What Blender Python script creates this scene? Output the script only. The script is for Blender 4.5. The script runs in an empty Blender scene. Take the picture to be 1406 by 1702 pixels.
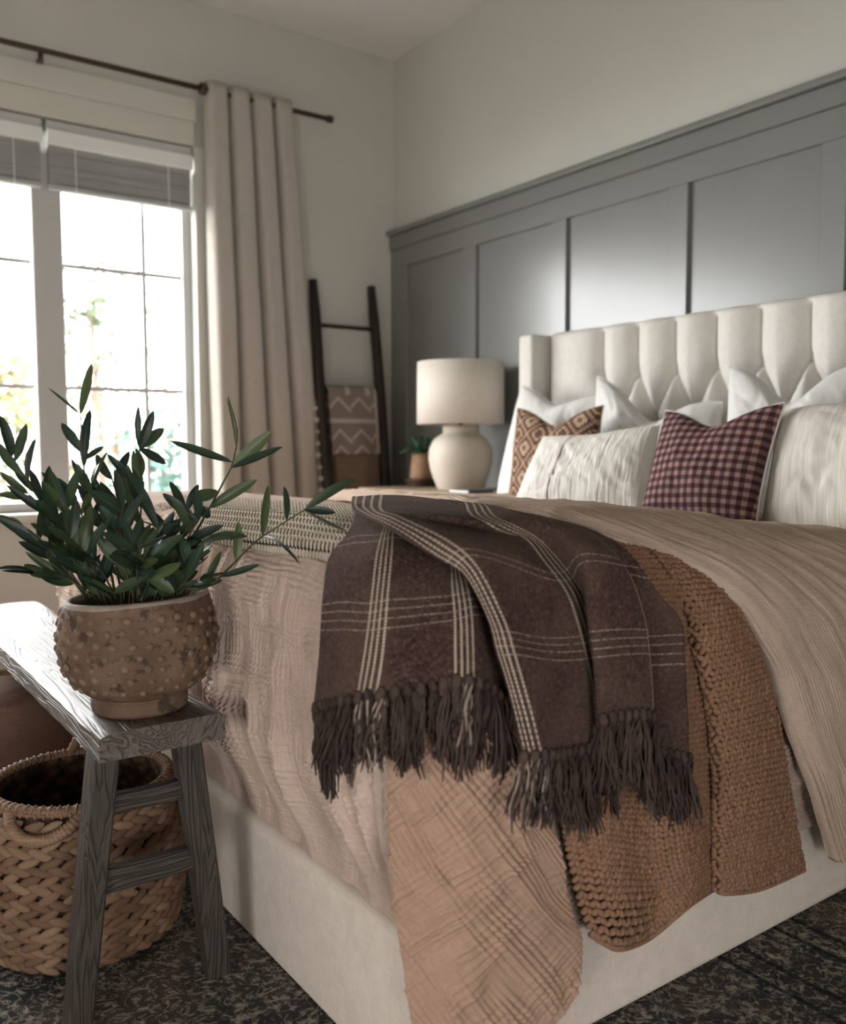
import bpy, bmesh, math, random
import numpy as np
from mathutils import Vector, Matrix, noise as mnoise

C = bpy.context.scene.collection
scene = bpy.context.scene
PI = math.pi
random.seed(11)

# ------------------------------------------------------------------ camera, sky, exposure
def set_camera():
    yaw, pitch, roll = math.radians(54.507), math.radians(4.233), math.radians(0.152)
    f = Vector((math.cos(yaw)*math.cos(pitch), math.sin(yaw)*math.cos(pitch), -math.sin(pitch)))
    r = Vector((math.sin(yaw), -math.cos(yaw), 0))
    d = f.cross(r)
    r2 = math.cos(roll)*r + math.sin(roll)*d
    d2 = -math.sin(roll)*r + math.cos(roll)*d
    cam = bpy.data.cameras.new('camera')
    cam.sensor_fit = 'HORIZONTAL'; cam.sensor_width = 36.0
    cam.lens = 36.0*1486.0/1406.0
    cam.clip_start = 0.05; cam.clip_end = 200
    cam.dof.use_dof = True; cam.dof.focus_distance = 1.75; cam.dof.aperture_fstop = 3.4
    o = bpy.data.objects.new('camera', cam); C.objects.link(o)
    m = Matrix.Identity(4)
    for i in range(3):
        m[i][0] = r2[i]; m[i][1] = -d2[i]; m[i][2] = -f[i]
    m[0][3], m[1][3], m[2][3] = 0, 0, 1.0
    o.matrix_world = m
    scene.camera = o
set_camera()

world = bpy.data.worlds.new('overcast_sky'); scene.world = world
world.use_nodes = True
bg = world.node_tree.nodes['Background']
bg.inputs[0].default_value = (1.0, 0.98, 0.985, 1); bg.inputs[1].default_value = 7.0
scene.view_settings.view_transform = 'Standard'
scene.view_settings.look = 'None'
scene.view_settings.exposure = 1.85
scene.view_settings.gamma = 1.0
scene.view_settings.use_curve_mapping = False
scene.cycles.max_bounces = 10
scene.cycles.diffuse_bounces = 5
scene.cycles.transparent_max_bounces = 12
scene.cycles.sample_clamp_indirect = 6.0

# room bounds
XW, YW, XB, YB, ZC = 2.90, 4.338, -1.35, -1.35, 3.165
# the window openings, one in view and two added for fill light: (along, z) ranges
WIN = (-1.1, 1.705, 0.70, 2.47)          # in the window wall, x0 x1 z0 z1
BACK_FILL_WIN = (-0.60, 0.30, 0.12, 0.95)        # unseen opening added for fill light, behind the camera, y0 y1 z0 z1

# sampling guides in the window openings: a portal emits nothing, it only tells the renderer where sky light comes in
def portal(name, loc, rot, sx, sy):
    l = bpy.data.lights.new(name, 'AREA'); l.shape = 'RECTANGLE'; l.size = sx; l.size_y = sy
    l.cycles.is_portal = True
    o = bpy.data.objects.new(name, l); C.objects.link(o); o.location = loc; o.rotation_euler = rot
SIDE_FILL_WIN = (-0.40, 0.40, 0.12, 0.90)        # unseen opening added for fill light, opposite the window wall, x0 x1 z0 z1
portal('window_portal', ((WIN[0]+WIN[1])/2, YW+0.17, (WIN[2]+WIN[3])/2), (-PI/2, 0, 0), WIN[1]-WIN[0], WIN[3]-WIN[2])
portal('back_fill_portal', (XB-0.12, (BACK_FILL_WIN[0]+BACK_FILL_WIN[1])/2, (BACK_FILL_WIN[2]+BACK_FILL_WIN[3])/2), (0, -PI/2, 0), BACK_FILL_WIN[3]-BACK_FILL_WIN[2], BACK_FILL_WIN[1]-BACK_FILL_WIN[0])

portal('side_fill_portal', ((SIDE_FILL_WIN[0]+SIDE_FILL_WIN[1])/2, YB-0.12, (SIDE_FILL_WIN[2]+SIDE_FILL_WIN[3])/2), (PI/2, 0, 0), SIDE_FILL_WIN[1]-SIDE_FILL_WIN[0], SIDE_FILL_WIN[3]-SIDE_FILL_WIN[2])

# ------------------------------------------------------------------ materials
class NT:
    def __init__(s, name, rough=0.8, color=(.5,.5,.5), spec=0.3):
        s.m = bpy.data.materials.new(name); s.m.use_nodes = True
        s.t = s.m.node_tree; s.b = s.t.nodes['Principled BSDF']
        s.b.inputs['Roughness'].default_value = rough
        s.b.inputs['Base Color'].default_value = (*color, 1)
        s.b.inputs['Specular IOR Level'].default_value = spec
    def n(s, typ, **kw):
        x = s.t.nodes.new(typ)
        for k, v in kw.items():
            if k.startswith('i_'):
                x.inputs[int(k[2:]) if k[2:].isdigit() else k[2:].replace('_', ' ')].default_value = v
            else: setattr(x, k, v)
        return x
    def l(s, a, b): s.t.links.new(a, b)
    def coord(s, kind='Object', scale=(1,1,1), rot=(0,0,0)):
        tc = s.n('ShaderNodeTexCoord'); mp = s.n('ShaderNodeMapping')
        mp.inputs['Scale'].default_value = scale; mp.inputs['Rotation'].default_value = rot
        s.l(tc.outputs[kind], mp.inputs[0]); return mp.outputs[0]
    def noise(s, vec, scale=5, detail=3, rough=.5, dist=0):
        x = s.n('ShaderNodeTexNoise'); x.inputs['Scale'].default_value = scale; x.inputs['Detail'].default_value = detail
        x.inputs['Roughness'].default_value = rough; x.inputs['Distortion'].default_value = dist
        s.l(vec, x.inputs['Vector']); return x.outputs[0]
    def math(s, op, a, b=None, c=None):
        x = s.n('ShaderNodeMath', operation=op)
        for i, v in enumerate((a, b, c)):
            if v is None: continue
            if isinstance(v, (int, float)): x.inputs[i].default_value = v
            else: s.l(v, x.inputs[i])
        return x.outputs[0]
    def ramp(s, fac, stops, interp='LINEAR'):
        x = s.n('ShaderNodeValToRGB'); r = x.color_ramp; r.interpolation = interp
        while len(r.elements) < len(stops): r.elements.new(0.5)
        for e, (p, c) in zip(r.elements, stops):
            e.position = p; e.color = (*c, 1) if len(c) == 3 else c
        s.l(fac, x.inputs[0]); return x.outputs[0]
    def mix(s, fac, a, b, mode='MIX'):
        x = s.n('ShaderNodeMix', data_type='RGBA', blend_type=mode)
        for i, v in ((0, fac), (6, a), (7, b)):
            if isinstance(v, (int, float)): x.inputs[i].default_value = v
            elif isinstance(v, tuple): x.inputs[i].default_value = (*v, 1) if len(v) == 3 else v
            else: s.l(v, x.inputs[i])
        return x.outputs[2]
    def color(s, c): s.l(c, s.b.inputs['Base Color'])
    def bump(s, h, strength=.5, dist=.01):
        x = s.n('ShaderNodeBump'); x.inputs['Strength'].default_value = strength; x.inputs['Distance'].default_value = dist
        s.l(h, x.inputs['Height']); s.l(x.outputs[0], s.b.inputs['Normal'])

def m_plain(name, color, rough=.7, spec=.3, var=.06, scale=6, bump=0, bscale=200):
    t = NT(name, rough, color, spec); v = t.coord()
    n = t.noise(v, scale, 4)
    lo = tuple(c*(1-var) for c in color); hi = tuple(min(1, c*(1+var)) for c in color)
    t.color(t.ramp(n, [(.3, lo), (.7, hi)]))
    if bump: t.bump(t.noise(v, bscale, 3), bump, .002)
    return t.m

def m_linen(name, color, var=.12, thread=700, bump=.25, slub=True, kind='Object'):
    """plain-weave cloth: fine warp and weft threads with slubs"""
    t = NT(name, .9, color, .15)
    a = t.noise(t.coord(kind, (thread, thread*.06, thread*.06)), 1, 2)
    b = t.noise(t.coord(kind, (thread*.06, thread, thread*.06)), 1, 2)
    c = t.noise(t.coord(kind, (thread*.06, thread*.06, thread)), 1, 2)
    h = t.math('ADD', t.math('ADD', a, b), c)
    lo = tuple(x*(1-var) for x in color); hi = tuple(min(1, x*(1+var)) for x in color)
    t.color(t.ramp(t.math('MULTIPLY', h, .333), [(.38, lo), (.62, hi)]))
    t.bump(h, bump, .001)
    return t.m

def m_gauze(name, color, fine=420):
    """double-gauze muslin: the crinkles are in the mesh; the weave is here"""
    t = NT(name, .95, color, .08)
    a = t.noise(t.coord('UV', (fine, fine*.12, 1)), 1, 2); b = t.noise(t.coord('UV', (fine*.12, fine, 1)), 1, 2)
    c = t.noise(t.coord('UV', (5, 5, 1)), 1, 3)
    h = t.math('ADD', a, b)
    lo = tuple(x*.86 for x in color); hi = tuple(min(1, x*1.12) for x in color)
    t.color(t.mix(t.math('MULTIPLY', c, .35), t.ramp(t.math('MULTIPLY', h, .5), [(.35, lo), (.65, hi)]), tuple(x*.85 for x in color)))
    t.bump(h, .35, .0012)
    return t.m

def m_wood(name, stops, axis='Y', ring=26, stretch=.06, rough=.75, bump=.5, spec=.25):
    t = NT(name, rough, stops[0][1], spec)
    sc = {'X': (stretch, 1, 1), 'Y': (1, stretch, 1), 'Z': (1, 1, stretch)}[axis]
    v = t.coord('Object', sc)
    n1 = t.noise(v, 3.0, 3, .5, .4)
    n2 = t.noise(v, 60, 4, .6, .3)
    w = t.math('FRACT', t.math('MULTIPLY', t.math('ADD', n1, t.math('MULTIPLY', n2, .06)), ring*.5))
    w = t.math('ABSOLUTE', t.math('SUBTRACT', w, .5))
    g = t.math('ADD', t.math('MULTIPLY', w, 1.1), t.math('MULTIPLY', n2, .45))
    t.color(t.ramp(g, stops))
    t.bump(g, bump, .003)
    return t.m

# wall, ceiling and trim paint
M = {}
M['wall'] = m_plain('wall_paint', (.56, .545, .505), .85, .15, .015, 2, .05, 350)
M['ceiling'] = m_plain('ceiling_paint', (.72, .70, .66), .9, .1, .012, 2)
M['panel'] = m_plain('grey_satin_paint', (.185, .186, .178), .27, .7, .03, 3, .03, 60)
M['casing'] = m_plain('casing_paint', (.60, .575, .52), .55, .3, .015, 3)
M['sash'] = m_plain('white_sash', (.52, .52, .51), .5, .4, .02, 3)
M['floor'] = m_wood('floor_boards', [(0, (.10, .06, .035)), (.6, (.2, .12, .07)), (1, (.26, .17, .1))], 'X')
M['headboard'] = m_linen('oat_linen', (.63, .60, .56), .07, 600, .25)
M['rail'] = m_linen('oat_linen_rail', (.585, .50, .43), .09, 520, .3)
M['button'] = m_linen('button_linen', (.56, .52, .46), .08, 600, .2)
M['mattress'] = m_linen('white_ticking', (.7, .7, .68), .05)
M['gauze'] = m_gauze('taupe_gauze', (.46, .345, .285))
M['gauze_shaded'] = m_gauze('taupe_gauze_shaded', (.40, .30, .235))  # same gauze toned down: the fold's dimmer light is put into the colour
M['tan'] = m_gauze('tan_muslin', (.335, .215, .155))
M['knit'] = m_linen('caramel_yarn', (.195, .106, .064), .25, 500, .5)
M['knit_base'] = m_plain('caramel_yarn_shaded', (.09, .048, .026), .95, .1, .15, 60)  # darker copy of the yarn: shade between stitches put into the colour
M['herr_yarn'] = m_linen('cream_yarn', (.48, .41, .33), .12, 500, .4)
M['herr_base'] = m_plain('dark_yarn_ground', (.045, .03, .024), .95, .1, .15, 60)
M['fringe'] = None
M['fringe_cream'] = m_plain('cream_fringe', (.26, .20, .16), .95, .12, .2, 40)
M['white_linen'] = m_linen('white_linen', (.61, .60, .58), .05, 450, .3)
M['cream_rib'] = None
M['dark_iron'] = m_plain('bronze_rod', (.045, .028, .018), .45, .5, .2, 20)
M['dark_wood'] = m_wood('dark_ladder_wood', [(0, (.014, .011, .009)), (.6, (.03, .022, .018)), (1, (.05, .036, .028))], 'Z', 20, .08, .6, .3)
M['night'] = m_wood('pale_oak', [(0, (.30, .215, .15)), (.6, (.40, .30, .22)), (1, (.46, .36, .27))], 'Y', 16, .06, .6, .15)
M['shade'] = m_linen('lamp_linen', (.66, .60, .53), .05, 400, .15)
M['ceramic'] = m_plain('cream_stoneware', (.56, .50, .42), .6, .35, .06, 14, .25, 120)
M['terracotta'] = m_plain('terracotta', (.45, .28, .18), .8, .2, .12, 20, .2, 100)
M['riser'] = m_plain('walnut_riser', (.075, .04, .026), .6, .3, .15, 20)
M['leaf_far'] = m_plain('houseplant_leaf', (.03, .09, .04), .45, .4, .3, 30)
M['curtain'] = m_linen('greige_curtain', (.44, .40, .36), .05, 420, .2)
M['blind'] = m_plain('grey_slat', (.42, .42, .41), .6, .3, .04, 8)
M['blind_head'] = m_plain('white_headrail', (.82, .82, .81), .4, .4, .02, 8)
M['soil'] = m_plain('dark_soil', (.012, .009, .007), 1, .1, .4, 60, .8, 120)
M['pouf'] = m_linen('brown_velvet', (.15, .085, .06), .15, 300, .2)
M['pouf_dark'] = m_linen('dark_brown_leather', (.05, .03, .024), .15, 300, .2)
M['bead'] = m_plain('pale_bead', (.45, .40, .35), .6, .3, .08, 20)
M['throw_plain'] = m_linen('mocha_throw', (.20, .135, .10), .1, 300, .3)
M['weave'] = None
M['book'] = m_plain('grey_cloth_book', (.10, .095, .09), .7, .2, .1, 20)
M['paper'] = m_plain('paper', (.7, .68, .63), .9, .1, .03, 60)

def build_special():
    t = NT('brown_fringe', .95, (.05,.035,.03), .1); oi = t.n('ShaderNodeObjectInfo'); n = t.noise(t.coord('Object', (300, 300, 30)), 1, 2)
    c_ = t.ramp(oi.outputs['Random'], [(0, (.026, .017, .016)), (.4, (.045, .028, .024)), (.75, (.065, .042, .034)), (1, (.034, .025, .025))])
    t.color(t.mix(t.ramp(n, [(.4, (0,0,0)), (.65, (.4,.4,.4))]), c_, (.09, .062, .05))); M['fringe'] = t.m
    # weathered bench timber
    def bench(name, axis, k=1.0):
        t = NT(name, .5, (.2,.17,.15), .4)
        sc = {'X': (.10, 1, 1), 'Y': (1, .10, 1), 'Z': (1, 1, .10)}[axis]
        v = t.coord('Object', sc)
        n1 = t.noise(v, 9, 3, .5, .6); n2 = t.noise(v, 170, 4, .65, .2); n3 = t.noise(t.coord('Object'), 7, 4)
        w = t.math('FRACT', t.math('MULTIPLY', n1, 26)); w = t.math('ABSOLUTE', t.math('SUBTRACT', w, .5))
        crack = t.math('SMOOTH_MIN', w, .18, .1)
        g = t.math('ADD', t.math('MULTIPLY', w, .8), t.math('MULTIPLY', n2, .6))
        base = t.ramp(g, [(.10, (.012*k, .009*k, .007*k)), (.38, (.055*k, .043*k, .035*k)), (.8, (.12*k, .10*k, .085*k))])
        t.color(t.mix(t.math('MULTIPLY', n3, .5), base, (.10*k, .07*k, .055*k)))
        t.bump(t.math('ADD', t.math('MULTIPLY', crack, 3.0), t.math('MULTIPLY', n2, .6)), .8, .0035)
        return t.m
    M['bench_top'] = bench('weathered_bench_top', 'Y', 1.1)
    M['bench_leg'] = bench('weathered_bench_leg_shaded', 'Z', .52)  # same timber darkened: shade on the legs put into the colour
    M['bench_bar'] = bench('weathered_bench_bar_shaded', 'X', .52)  # bars darkened alike, their shade below the seat is in the colour
    # hand-made clay pot
    t = NT('mottled_clay', .82, (.2,.13,.09), .2); v = t.coord()
    n = t.noise(v, 9, 5, .6); n2 = t.noise(v, 55, 3, .6); n3 = t.noise(v, 34, 3, .7)
    base = t.ramp(n, [(.3, (.075, .042, .027)), (.5, (.125, .075, .048)), (.7, (.18, .115, .078))])
    spots = t.ramp(n3, [(.54, (0, 0, 0)), (.62, (1, 1, 1))])
    t.color(t.mix(t.math('MULTIPLY', spots, .8), base, (.035, .024, .018)))
    t.bump(t.math('ADD', n2, t.math('MULTIPLY', n3, .6)), .5, .004)
    M['clay'] = t.m
    M['clay_knob'] = m_plain('pale_clay_knob', (.150, .095, .064), .75, .25, .3, 40, .3, 120)
    M['clay_rim'] = m_plain('pale_clay_rim', (.24, .19, .155), .75, .25, .2, 30, .3, 120)
    # olive leaves
    t = NT('olive_leaf', .42, (.03,.06,.03), .35); v = t.coord('UV')
    sx = t.n('ShaderNodeSeparateXYZ'); t.l(v, sx.inputs[0])
    mid = t.math('ABSOLUTE', t.math('SUBTRACT', sx.outputs[0], .5))
    oi = t.n('ShaderNodeObjectInfo')
    green = t.ramp(oi.outputs['Random'], [(0, (.009, .020, .014)), (.45, (.016, .034, .018)), (.8, (.036, .056, .021)), (1, (.065, .088, .028))])
    t.color(t.mix(t.ramp(mid, [(.0, (1,1,1)), (.07, (0,0,0))]), green, (.045, .062, .032)))
    t.b.inputs['Subsurface Weight'].default_value = 0
    M['leaf'] = t.m
    M['stem'] = m_plain('olive_stem', (.045, .042, .022), .7, .2, .2, 30)
    # water-hyacinth basket
    t = NT('dry_hyacinth', .65, (.3,.18,.1), .3); v = t.coord('Object', (14, 14, 160)); oi = t.n('ShaderNodeObjectInfo')
    n = t.noise(v, 1.5, 3)
    c1 = t.ramp(oi.outputs['Random'], [(0, (.14, .074, .044)), (.5, (.225, .13, .078)), (1, (.32, .205, .13))])
    t.color(t.mix(t.ramp(n, [(.35, (0,0,0)), (.65, (.6,.6,.6))]), c1, (.11, .06, .032)))
    t.bump(n, .5, .002)
    M['weave'] = t.m
    t = NT('basket_inside_shaded', .85, (.06,.035,.02), .1)  # dim copy of the weave: shade inside the basket put into the colour
    v = t.coord('Object', (40, 40, 45)); n = t.n('ShaderNodeTexVoronoi'); t.l(v, n.inputs[0]); n.inputs['Scale'].default_value = 1
    t.color(t.ramp(n.outputs[0], [(.1, (.12, .068, .042)), (.7, (.03, .018, .012))])); t.bump(n.outputs[0], 1.0, .01)
    M['weave_in'] = t.m
    # striped wool throw: u, v count control columns and rows
    t = NT('brown_wool', .95, (.07,.04,.04), .1)
    uv = t.coord('UV'); sx = t.n('ShaderNodeSeparateXYZ'); t.l(uv, sx.inputs[0]); u, vv = sx.outputs[0], sx.outputs[1]
    mt = t.coord('Object'); fz = t.noise(mt, 170, 3, .6); fz2 = t.noise(mt, 420, 2, .6); big = t.noise(mt, 10, 3)
    def band(x, lo, hi): return t.math('MULTIPLY', t.math('GREATER_THAN', x, lo), t.math('LESS_THAN', x, hi))
    bu = t.math('ADD', band(u, 0, 1.0), band(u, 3.0, 4.0))
    lu = t.math('LESS_THAN', t.math('ABSOLUTE', t.math('SUBTRACT', t.math('FRACT', t.math('MULTIPLY', u, 4)), .5)), .17)
    dash_u = t.math('ADD', t.math('MULTIPLY', t.math('GREATER_THAN', t.math('FRACT', t.math('MULTIPLY', vv, 11)), .28), .75), .2)
    wu = t.math('MULTIPLY', t.math('MULTIPLY', bu, lu), dash_u)
    edge = t.math('MULTIPLY', band(u, 6.05, 6.16), t.math('GREATER_THAN', vv, .2))
    bv = t.math('ADD', band(vv, 1.75, 2.75), band(vv, 4.15, 4.85))
    lv = t.math('LESS_THAN', t.math('ABSOLUTE', t.math('SUBTRACT', t.math('FRACT', t.math('MULTIPLY', vv, 4)), .5)), .085)
    dash_v = t.math('MULTIPLY', t.math('GREATER_THAN', fz2, .47), .5)
    wv = t.math('MULTIPLY', t.math('MULTIPLY', bv, lv), dash_v)
    fac = t.math('MINIMUM', t.math('ADD', t.math('ADD', wu, wv), t.math('MULTIPLY', edge, .5)), 1.0)
    ground = t.ramp(fz, [(.3, (.025, .0125, .0108)), (.55, (.060, .032, .027)), (.75, (.135, .080, .063))])
    ground = t.mix(t.ramp(big, [(.42, (0,0,0)), (.62, (.35,.35,.35))]), ground, (.115, .078, .056))
    t.color(t.mix(fac, ground, (.50, .41, .32)))
    t.bump(t.math('ADD', t.math('ADD', fz, t.math('MULTIPLY', fz2, .6)), t.math('MULTIPLY', fac, .8)), .9, .006)
    t.b.inputs['Sheen Weight'].default_value = .10; t.b.inputs['Sheen Tint'].default_value = (.55, .40, .34, 1); t.b.inputs['Sheen Roughness'].default_value = .4
    M['wool'] = t.m
    # gingham cushion
    t = NT('plum_gingham', .9, (.1,.05,.05), .15); uv = t.coord('UV', (15, 15, 1)); sx = t.n('ShaderNodeSeparateXYZ'); t.l(uv, sx.inputs[0])
    a = t.math('LESS_THAN', t.math('FRACT', sx.outputs[0]), .5); b = t.math('LESS_THAN', t.math('FRACT', sx.outputs[1]), .5)
    s = t.math('MULTIPLY', t.math('ADD', a, b), .5)
    t.color(t.ramp(s, [(0, (.27, .165, .15)), (.3, (.105, .052, .052)), (.8, (.034, .016, .019))], 'CONSTANT'))
    t.bump(t.noise(t.coord('UV', (300, 300, 1)), 1, 2), .3, .001)
    M['gingham'] = t.m
    # kilim cushion with stepped diamonds
    t = NT('kilim_wool', .95, (.3,.2,.1), .1); uv = t.coord('UV', (3.6, 3.6, 1)); sx = t.n('ShaderNodeSeparateXYZ'); t.l(uv, sx.inputs[0])
    def tri(x): return t.math('ABSOLUTE', t.math('SUBTRACT', t.math('FRACT', x), .5))
    def step(x, k): return t.math('DIVIDE', t.math('FLOOR', t.math('MULTIPLY', x, k)), k)
    d = t.math('ADD', step(tri(sx.outputs[0]), 12), step(tri(sx.outputs[1]), 12))
    t.color(t.ramp(d, [(0, (.11, .06, .04)), (.12, (.40, .27, .17)), (.24, (.10, .055, .04)), (.34, (.34, .22, .14)), (.46, (.15, .09, .075)), (.58, (.07, .04, .034)), (.66, (.38, .26, .175)), (.78, (.15, .09, .065)), (.9, (.33, .22, .14))], 'CONSTANT'))
    t.bump(t.noise(t.coord('UV', (220, 40, 1)), 1, 2), .4, .002)
    M['kilim'] = t.m
    # ribbed cream cushion with a plum pinstripe trio
    t = NT('cream_crinkle', .92, (.7,.66,.6), .12); uv = t.coord('UV'); sx = t.n('ShaderNodeSeparateXYZ'); t.l(uv, sx.inputs[0])
    uu = sx.outputs[0]
    def bnd(lo, hi): return t.math('MULTIPLY', t.math('GREATER_THAN', uu, lo), t.math('LESS_THAN', uu, hi))
    st = t.math('ADD', bnd(.361, .375), t.math('MULTIPLY', t.math('ADD', bnd(.342, .346), bnd(.390, .394)), .45))
    n = t.noise(t.coord('UV', (60, 4, 1)), 1, 3, .5, .4)
    t.color(t.mix(st, t.ramp(n, [(.3, (.53, .50, .45)), (.6, (.65, .62, .58))]), (.10, .045, .06)))
    t.bump(n, .8, .008)
    M['cream_rib'] = t.m
    t = NT('greige_slub', .92, (.55,.5,.44), .12)
    n = t.noise(t.coord('UV', (70, 3, 1)), 1, 2, .5, .1)
    t.color(t.ramp(n, [(.35, (.46, .42, .37)), (.6, (.54, .50, .45)), (.75, (.60, .57, .52))])); t.bump(n, .4, .003)
    M['slub'] = t.m
    # chevron throw
    t = NT('chevron_throw', .95, (.25,.2,.17), .1); uv = t.coord('UV'); sx = t.n('ShaderNodeSeparateXYZ'); t.l(uv, sx.inputs[0])
    u, v = sx.outputs[0], sx.outputs[1]
    z = t.math('MULTIPLY', t.math('ABSOLUTE', t.math('SUBTRACT', t.math('FRACT', t.math('MULTIPLY', u, 2.35)), .42)), .36)
    def zig(c): return t.math('LESS_THAN', t.math('ABSOLUTE', t.math('SUBTRACT', t.math('SUBTRACT', v, z), c)), .028)
    def hb(lo, hi): return t.math('MULTIPLY', t.math('GREATER_THAN', v, lo), t.math('LESS_THAN', v, hi))
    f = t.math('ADD', t.math('ADD', zig(.10), zig(.61)), t.math('ADD', zig(.87), hb(.43, .50)))
    f = t.math('ADD', f, t.math('ADD', t.math('GREATER_THAN', u, .94), t.math('MULTIPLY', hb(-.2, .05), t.math('LESS_THAN', t.math('ABSOLUTE', t.math('SUBTRACT', t.math('FRACT', t.math('MULTIPLY', u, 2.35)), .9)), .12))))
    f = t.math('MINIMUM', f, 1)
    t.color(t.mix(f, (.235, .19, .165), (.44, .39, .35)))
    M['chevron'] = t.m
    # worn oriental rug
    t = NT('worn_rug', .97, (.06,.055,.05), .08); v = t.coord()
    wob = t.noise(v, 14, 3, .5, .5)
    def vein(sc, w, d):
        n = t.noise(v, sc, 2, .5, d); return t.ramp(t.math('ABSOLUTE', t.math('SUBTRACT', n, .5)), [(0, (1,1,1)), (w, (0,0,0))])
    reg = t.noise(v, 2.6, 3); reg2 = t.noise(v, 5.5, 4); grit = t.noise(v, 260, 3, .7)
    base = t.ramp(reg, [(.34, (.018, .022, .026)), (.47, (.050, .047, .043)), (.6, (.085, .062, .046)), (.72, (.14, .105, .08))])
    base = t.mix(t.ramp(reg2, [(.5, (0,0,0)), (.66, (.7,.7,.7))]), base, (.018, .024, .032))
    pat = t.math('MAXIMUM', vein(13, .06, 1.8), t.math('MULTIPLY', vein(30, .075, 1.4), .85))
    wear = t.math('MULTIPLY', pat, t.ramp(t.noise(v, 60, 3, .7), [(.42, (0,0,0)), (.56, (1,1,1))]))
    col = t.mix(t.math('MULTIPLY', wear, .95), base, (.38, .33, .27))
    sx = t.n('ShaderNodeSeparateXYZ'); t.l(v, sx.inputs[0])
    xx = t.math('ADD', sx.outputs[0], t.math('MULTIPLY', wob, .008))
    lines = None
    for c_ in (.21, .27, .39, .45):
        L_ = t.math('LESS_THAN', t.math('ABSOLUTE', t.math('SUBTRACT', xx, c_)), .006)
        lines = L_ if lines is None else t.math('ADD', lines, L_)
    col = t.mix(t.math('MULTIPLY', lines, .8), col, (.010, .011, .013))
    col = t.mix(t.math('MULTIPLY', t.ramp(grit, [(.5, (0,0,0)), (.75, (1,1,1))]), .22), col, (.2, .17, .14))
    t.color(col)
    t.bump(t.math('ADD', t.math('MULTIPLY', grit, 1.2), wear), .8, .006)
    M['rug'] = t.m
    # window glass, outside foliage
    m = bpy.data.materials.new('window_glass'); m.use_nodes = True; nt = m.node_tree; nt.nodes.clear()
    o = nt.nodes.new('ShaderNodeOutputMaterial'); mx = nt.nodes.new('ShaderNodeMixShader'); tr = nt.nodes.new('ShaderNodeBsdfTransparent')
    gl = nt.nodes.new('ShaderNodeBsdfGlossy'); gl.inputs['Roughness'].default_value = .01; mx.inputs[0].default_value = .05
    tr.inputs[0].default_value = (.97, .985, .98, 1)
    nt.links.new(tr.outputs[0], mx.inputs[1]); nt.links.new(gl.outputs[0], mx.inputs[2]); nt.links.new(mx.outputs[0], o.inputs[0])
    M['glass'] = m
    M['tree_yellow'] = m_plain('yellow_green_leaf', (.11, .105, .04), .7, .2, .35, 3)
    M['tree_green'] = m_plain('sage_leaf', (.052, .068, .034), .7, .2, .35, 3)
    M['tree_teal'] = m_plain('blue_green_leaf', (.035, .085, .065), .7, .2, .3, 3)
    M['tree_rust'] = m_plain('ochre_leaf', (.105, .08, .048), .7, .2, .35, 3)
    M['bark'] = m_plain('bark', (.12, .09, .07), .9, .1, .2, 20)
    M['lawn'] = m_plain('lawn', (.035, .045, .02), .95, .1, .3, 2)
build_special()

# ------------------------------------------------------------------ mesh helpers
def link(name, me, mat, parent=None, smooth=False):
    o = bpy.data.objects.new(name, me); C.objects.link(o)
    if mat is not None:
        for m in (mat if isinstance(mat, (list, tuple)) else [mat]): me.materials.append(m)
    if smooth:
        me.polygons.foreach_set('use_smooth', [True]*len(me.polygons))
    if parent is not None: o.parent = parent
    return o
def from_bm(name, bm, mat, parent=None, smooth=False):
    me = bpy.data.meshes.new(name); bm.to_mesh(me); bm.free()
    return link(name, me, mat, parent, smooth)
def from_pd(name, v, f, mat, parent=None, smooth=False, uv=None):
    me = bpy.data.meshes.new(name); me.from_pydata([tuple(x) for x in v], [], f)
    if uv is not None:
        l = me.uv_layers.new(name='UVMap')
        idx = np.zeros(len(me.loops), dtype=np.int32); me.loops.foreach_get('vertex_index', idx)
        l.data.foreach_set('uv', np.asarray(uv, dtype=np.float32)[idx].ravel())
    me.update()
    return link(name, me, mat, parent, smooth)
def empty(name, loc=(0,0,0)):
    o = bpy.data.objects.new(name, None); C.objects.link(o); o.location = loc; o.empty_display_size = .1
    return o
def tag(o, label, cat, group=None):
    o['label'] = label; o['category'] = cat
    if group: o['group'] = group
    return o
def struct(o): o['kind'] = 'structure'; return o
def stuff(o): o['kind'] = 'stuff'; return o
def bx(bm, lo, hi, bev=0, seg=2):
    r = bmesh.ops.create_cube(bm, size=1)
    vs = r['verts']
    for v in vs:
        v.co = Vector([lo[i] + (v.co[i]+.5)*(hi[i]-lo[i]) for i in range(3)])
    if bev:
        es = list({e for v in vs for e in v.link_edges})
        bmesh.ops.bevel(bm, geom=es, offset=bev, segments=seg, affect='EDGES', profile=.5)
def wloc(o):
    p = Vector((0, 0, 0))
    while o is not None: p += o.location; o = o.parent
    return p
def box(name, lo, hi, mat, parent=None, bev=0, seg=2, smooth=False):
    """box with its own origin at its centre, so that object coordinates follow it"""
    c = [(a+b)/2 for a, b in zip(lo, hi)]
    pl = wloc(parent)
    bm = bmesh.new(); bx(bm, [a-b for a, b in zip(lo, c)], [a-b for a, b in zip(hi, c)], bev, seg)
    o = from_bm(name, bm, mat, parent, smooth); o.location = Vector(c)-pl
    return o
def lathe(prof, n=48):
    v, f = [], []
    for r, z in prof:
        for k in range(n):
            a = 2*PI*k/n; v.append((r*math.cos(a), r*math.sin(a), z))
    for i in range(len(prof)-1):
        for k in range(n):
            f.append((i*n+k, i*n+(k+1) % n, (i+1)*n+(k+1) % n, (i+1)*n+k))
    return v, f
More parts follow.
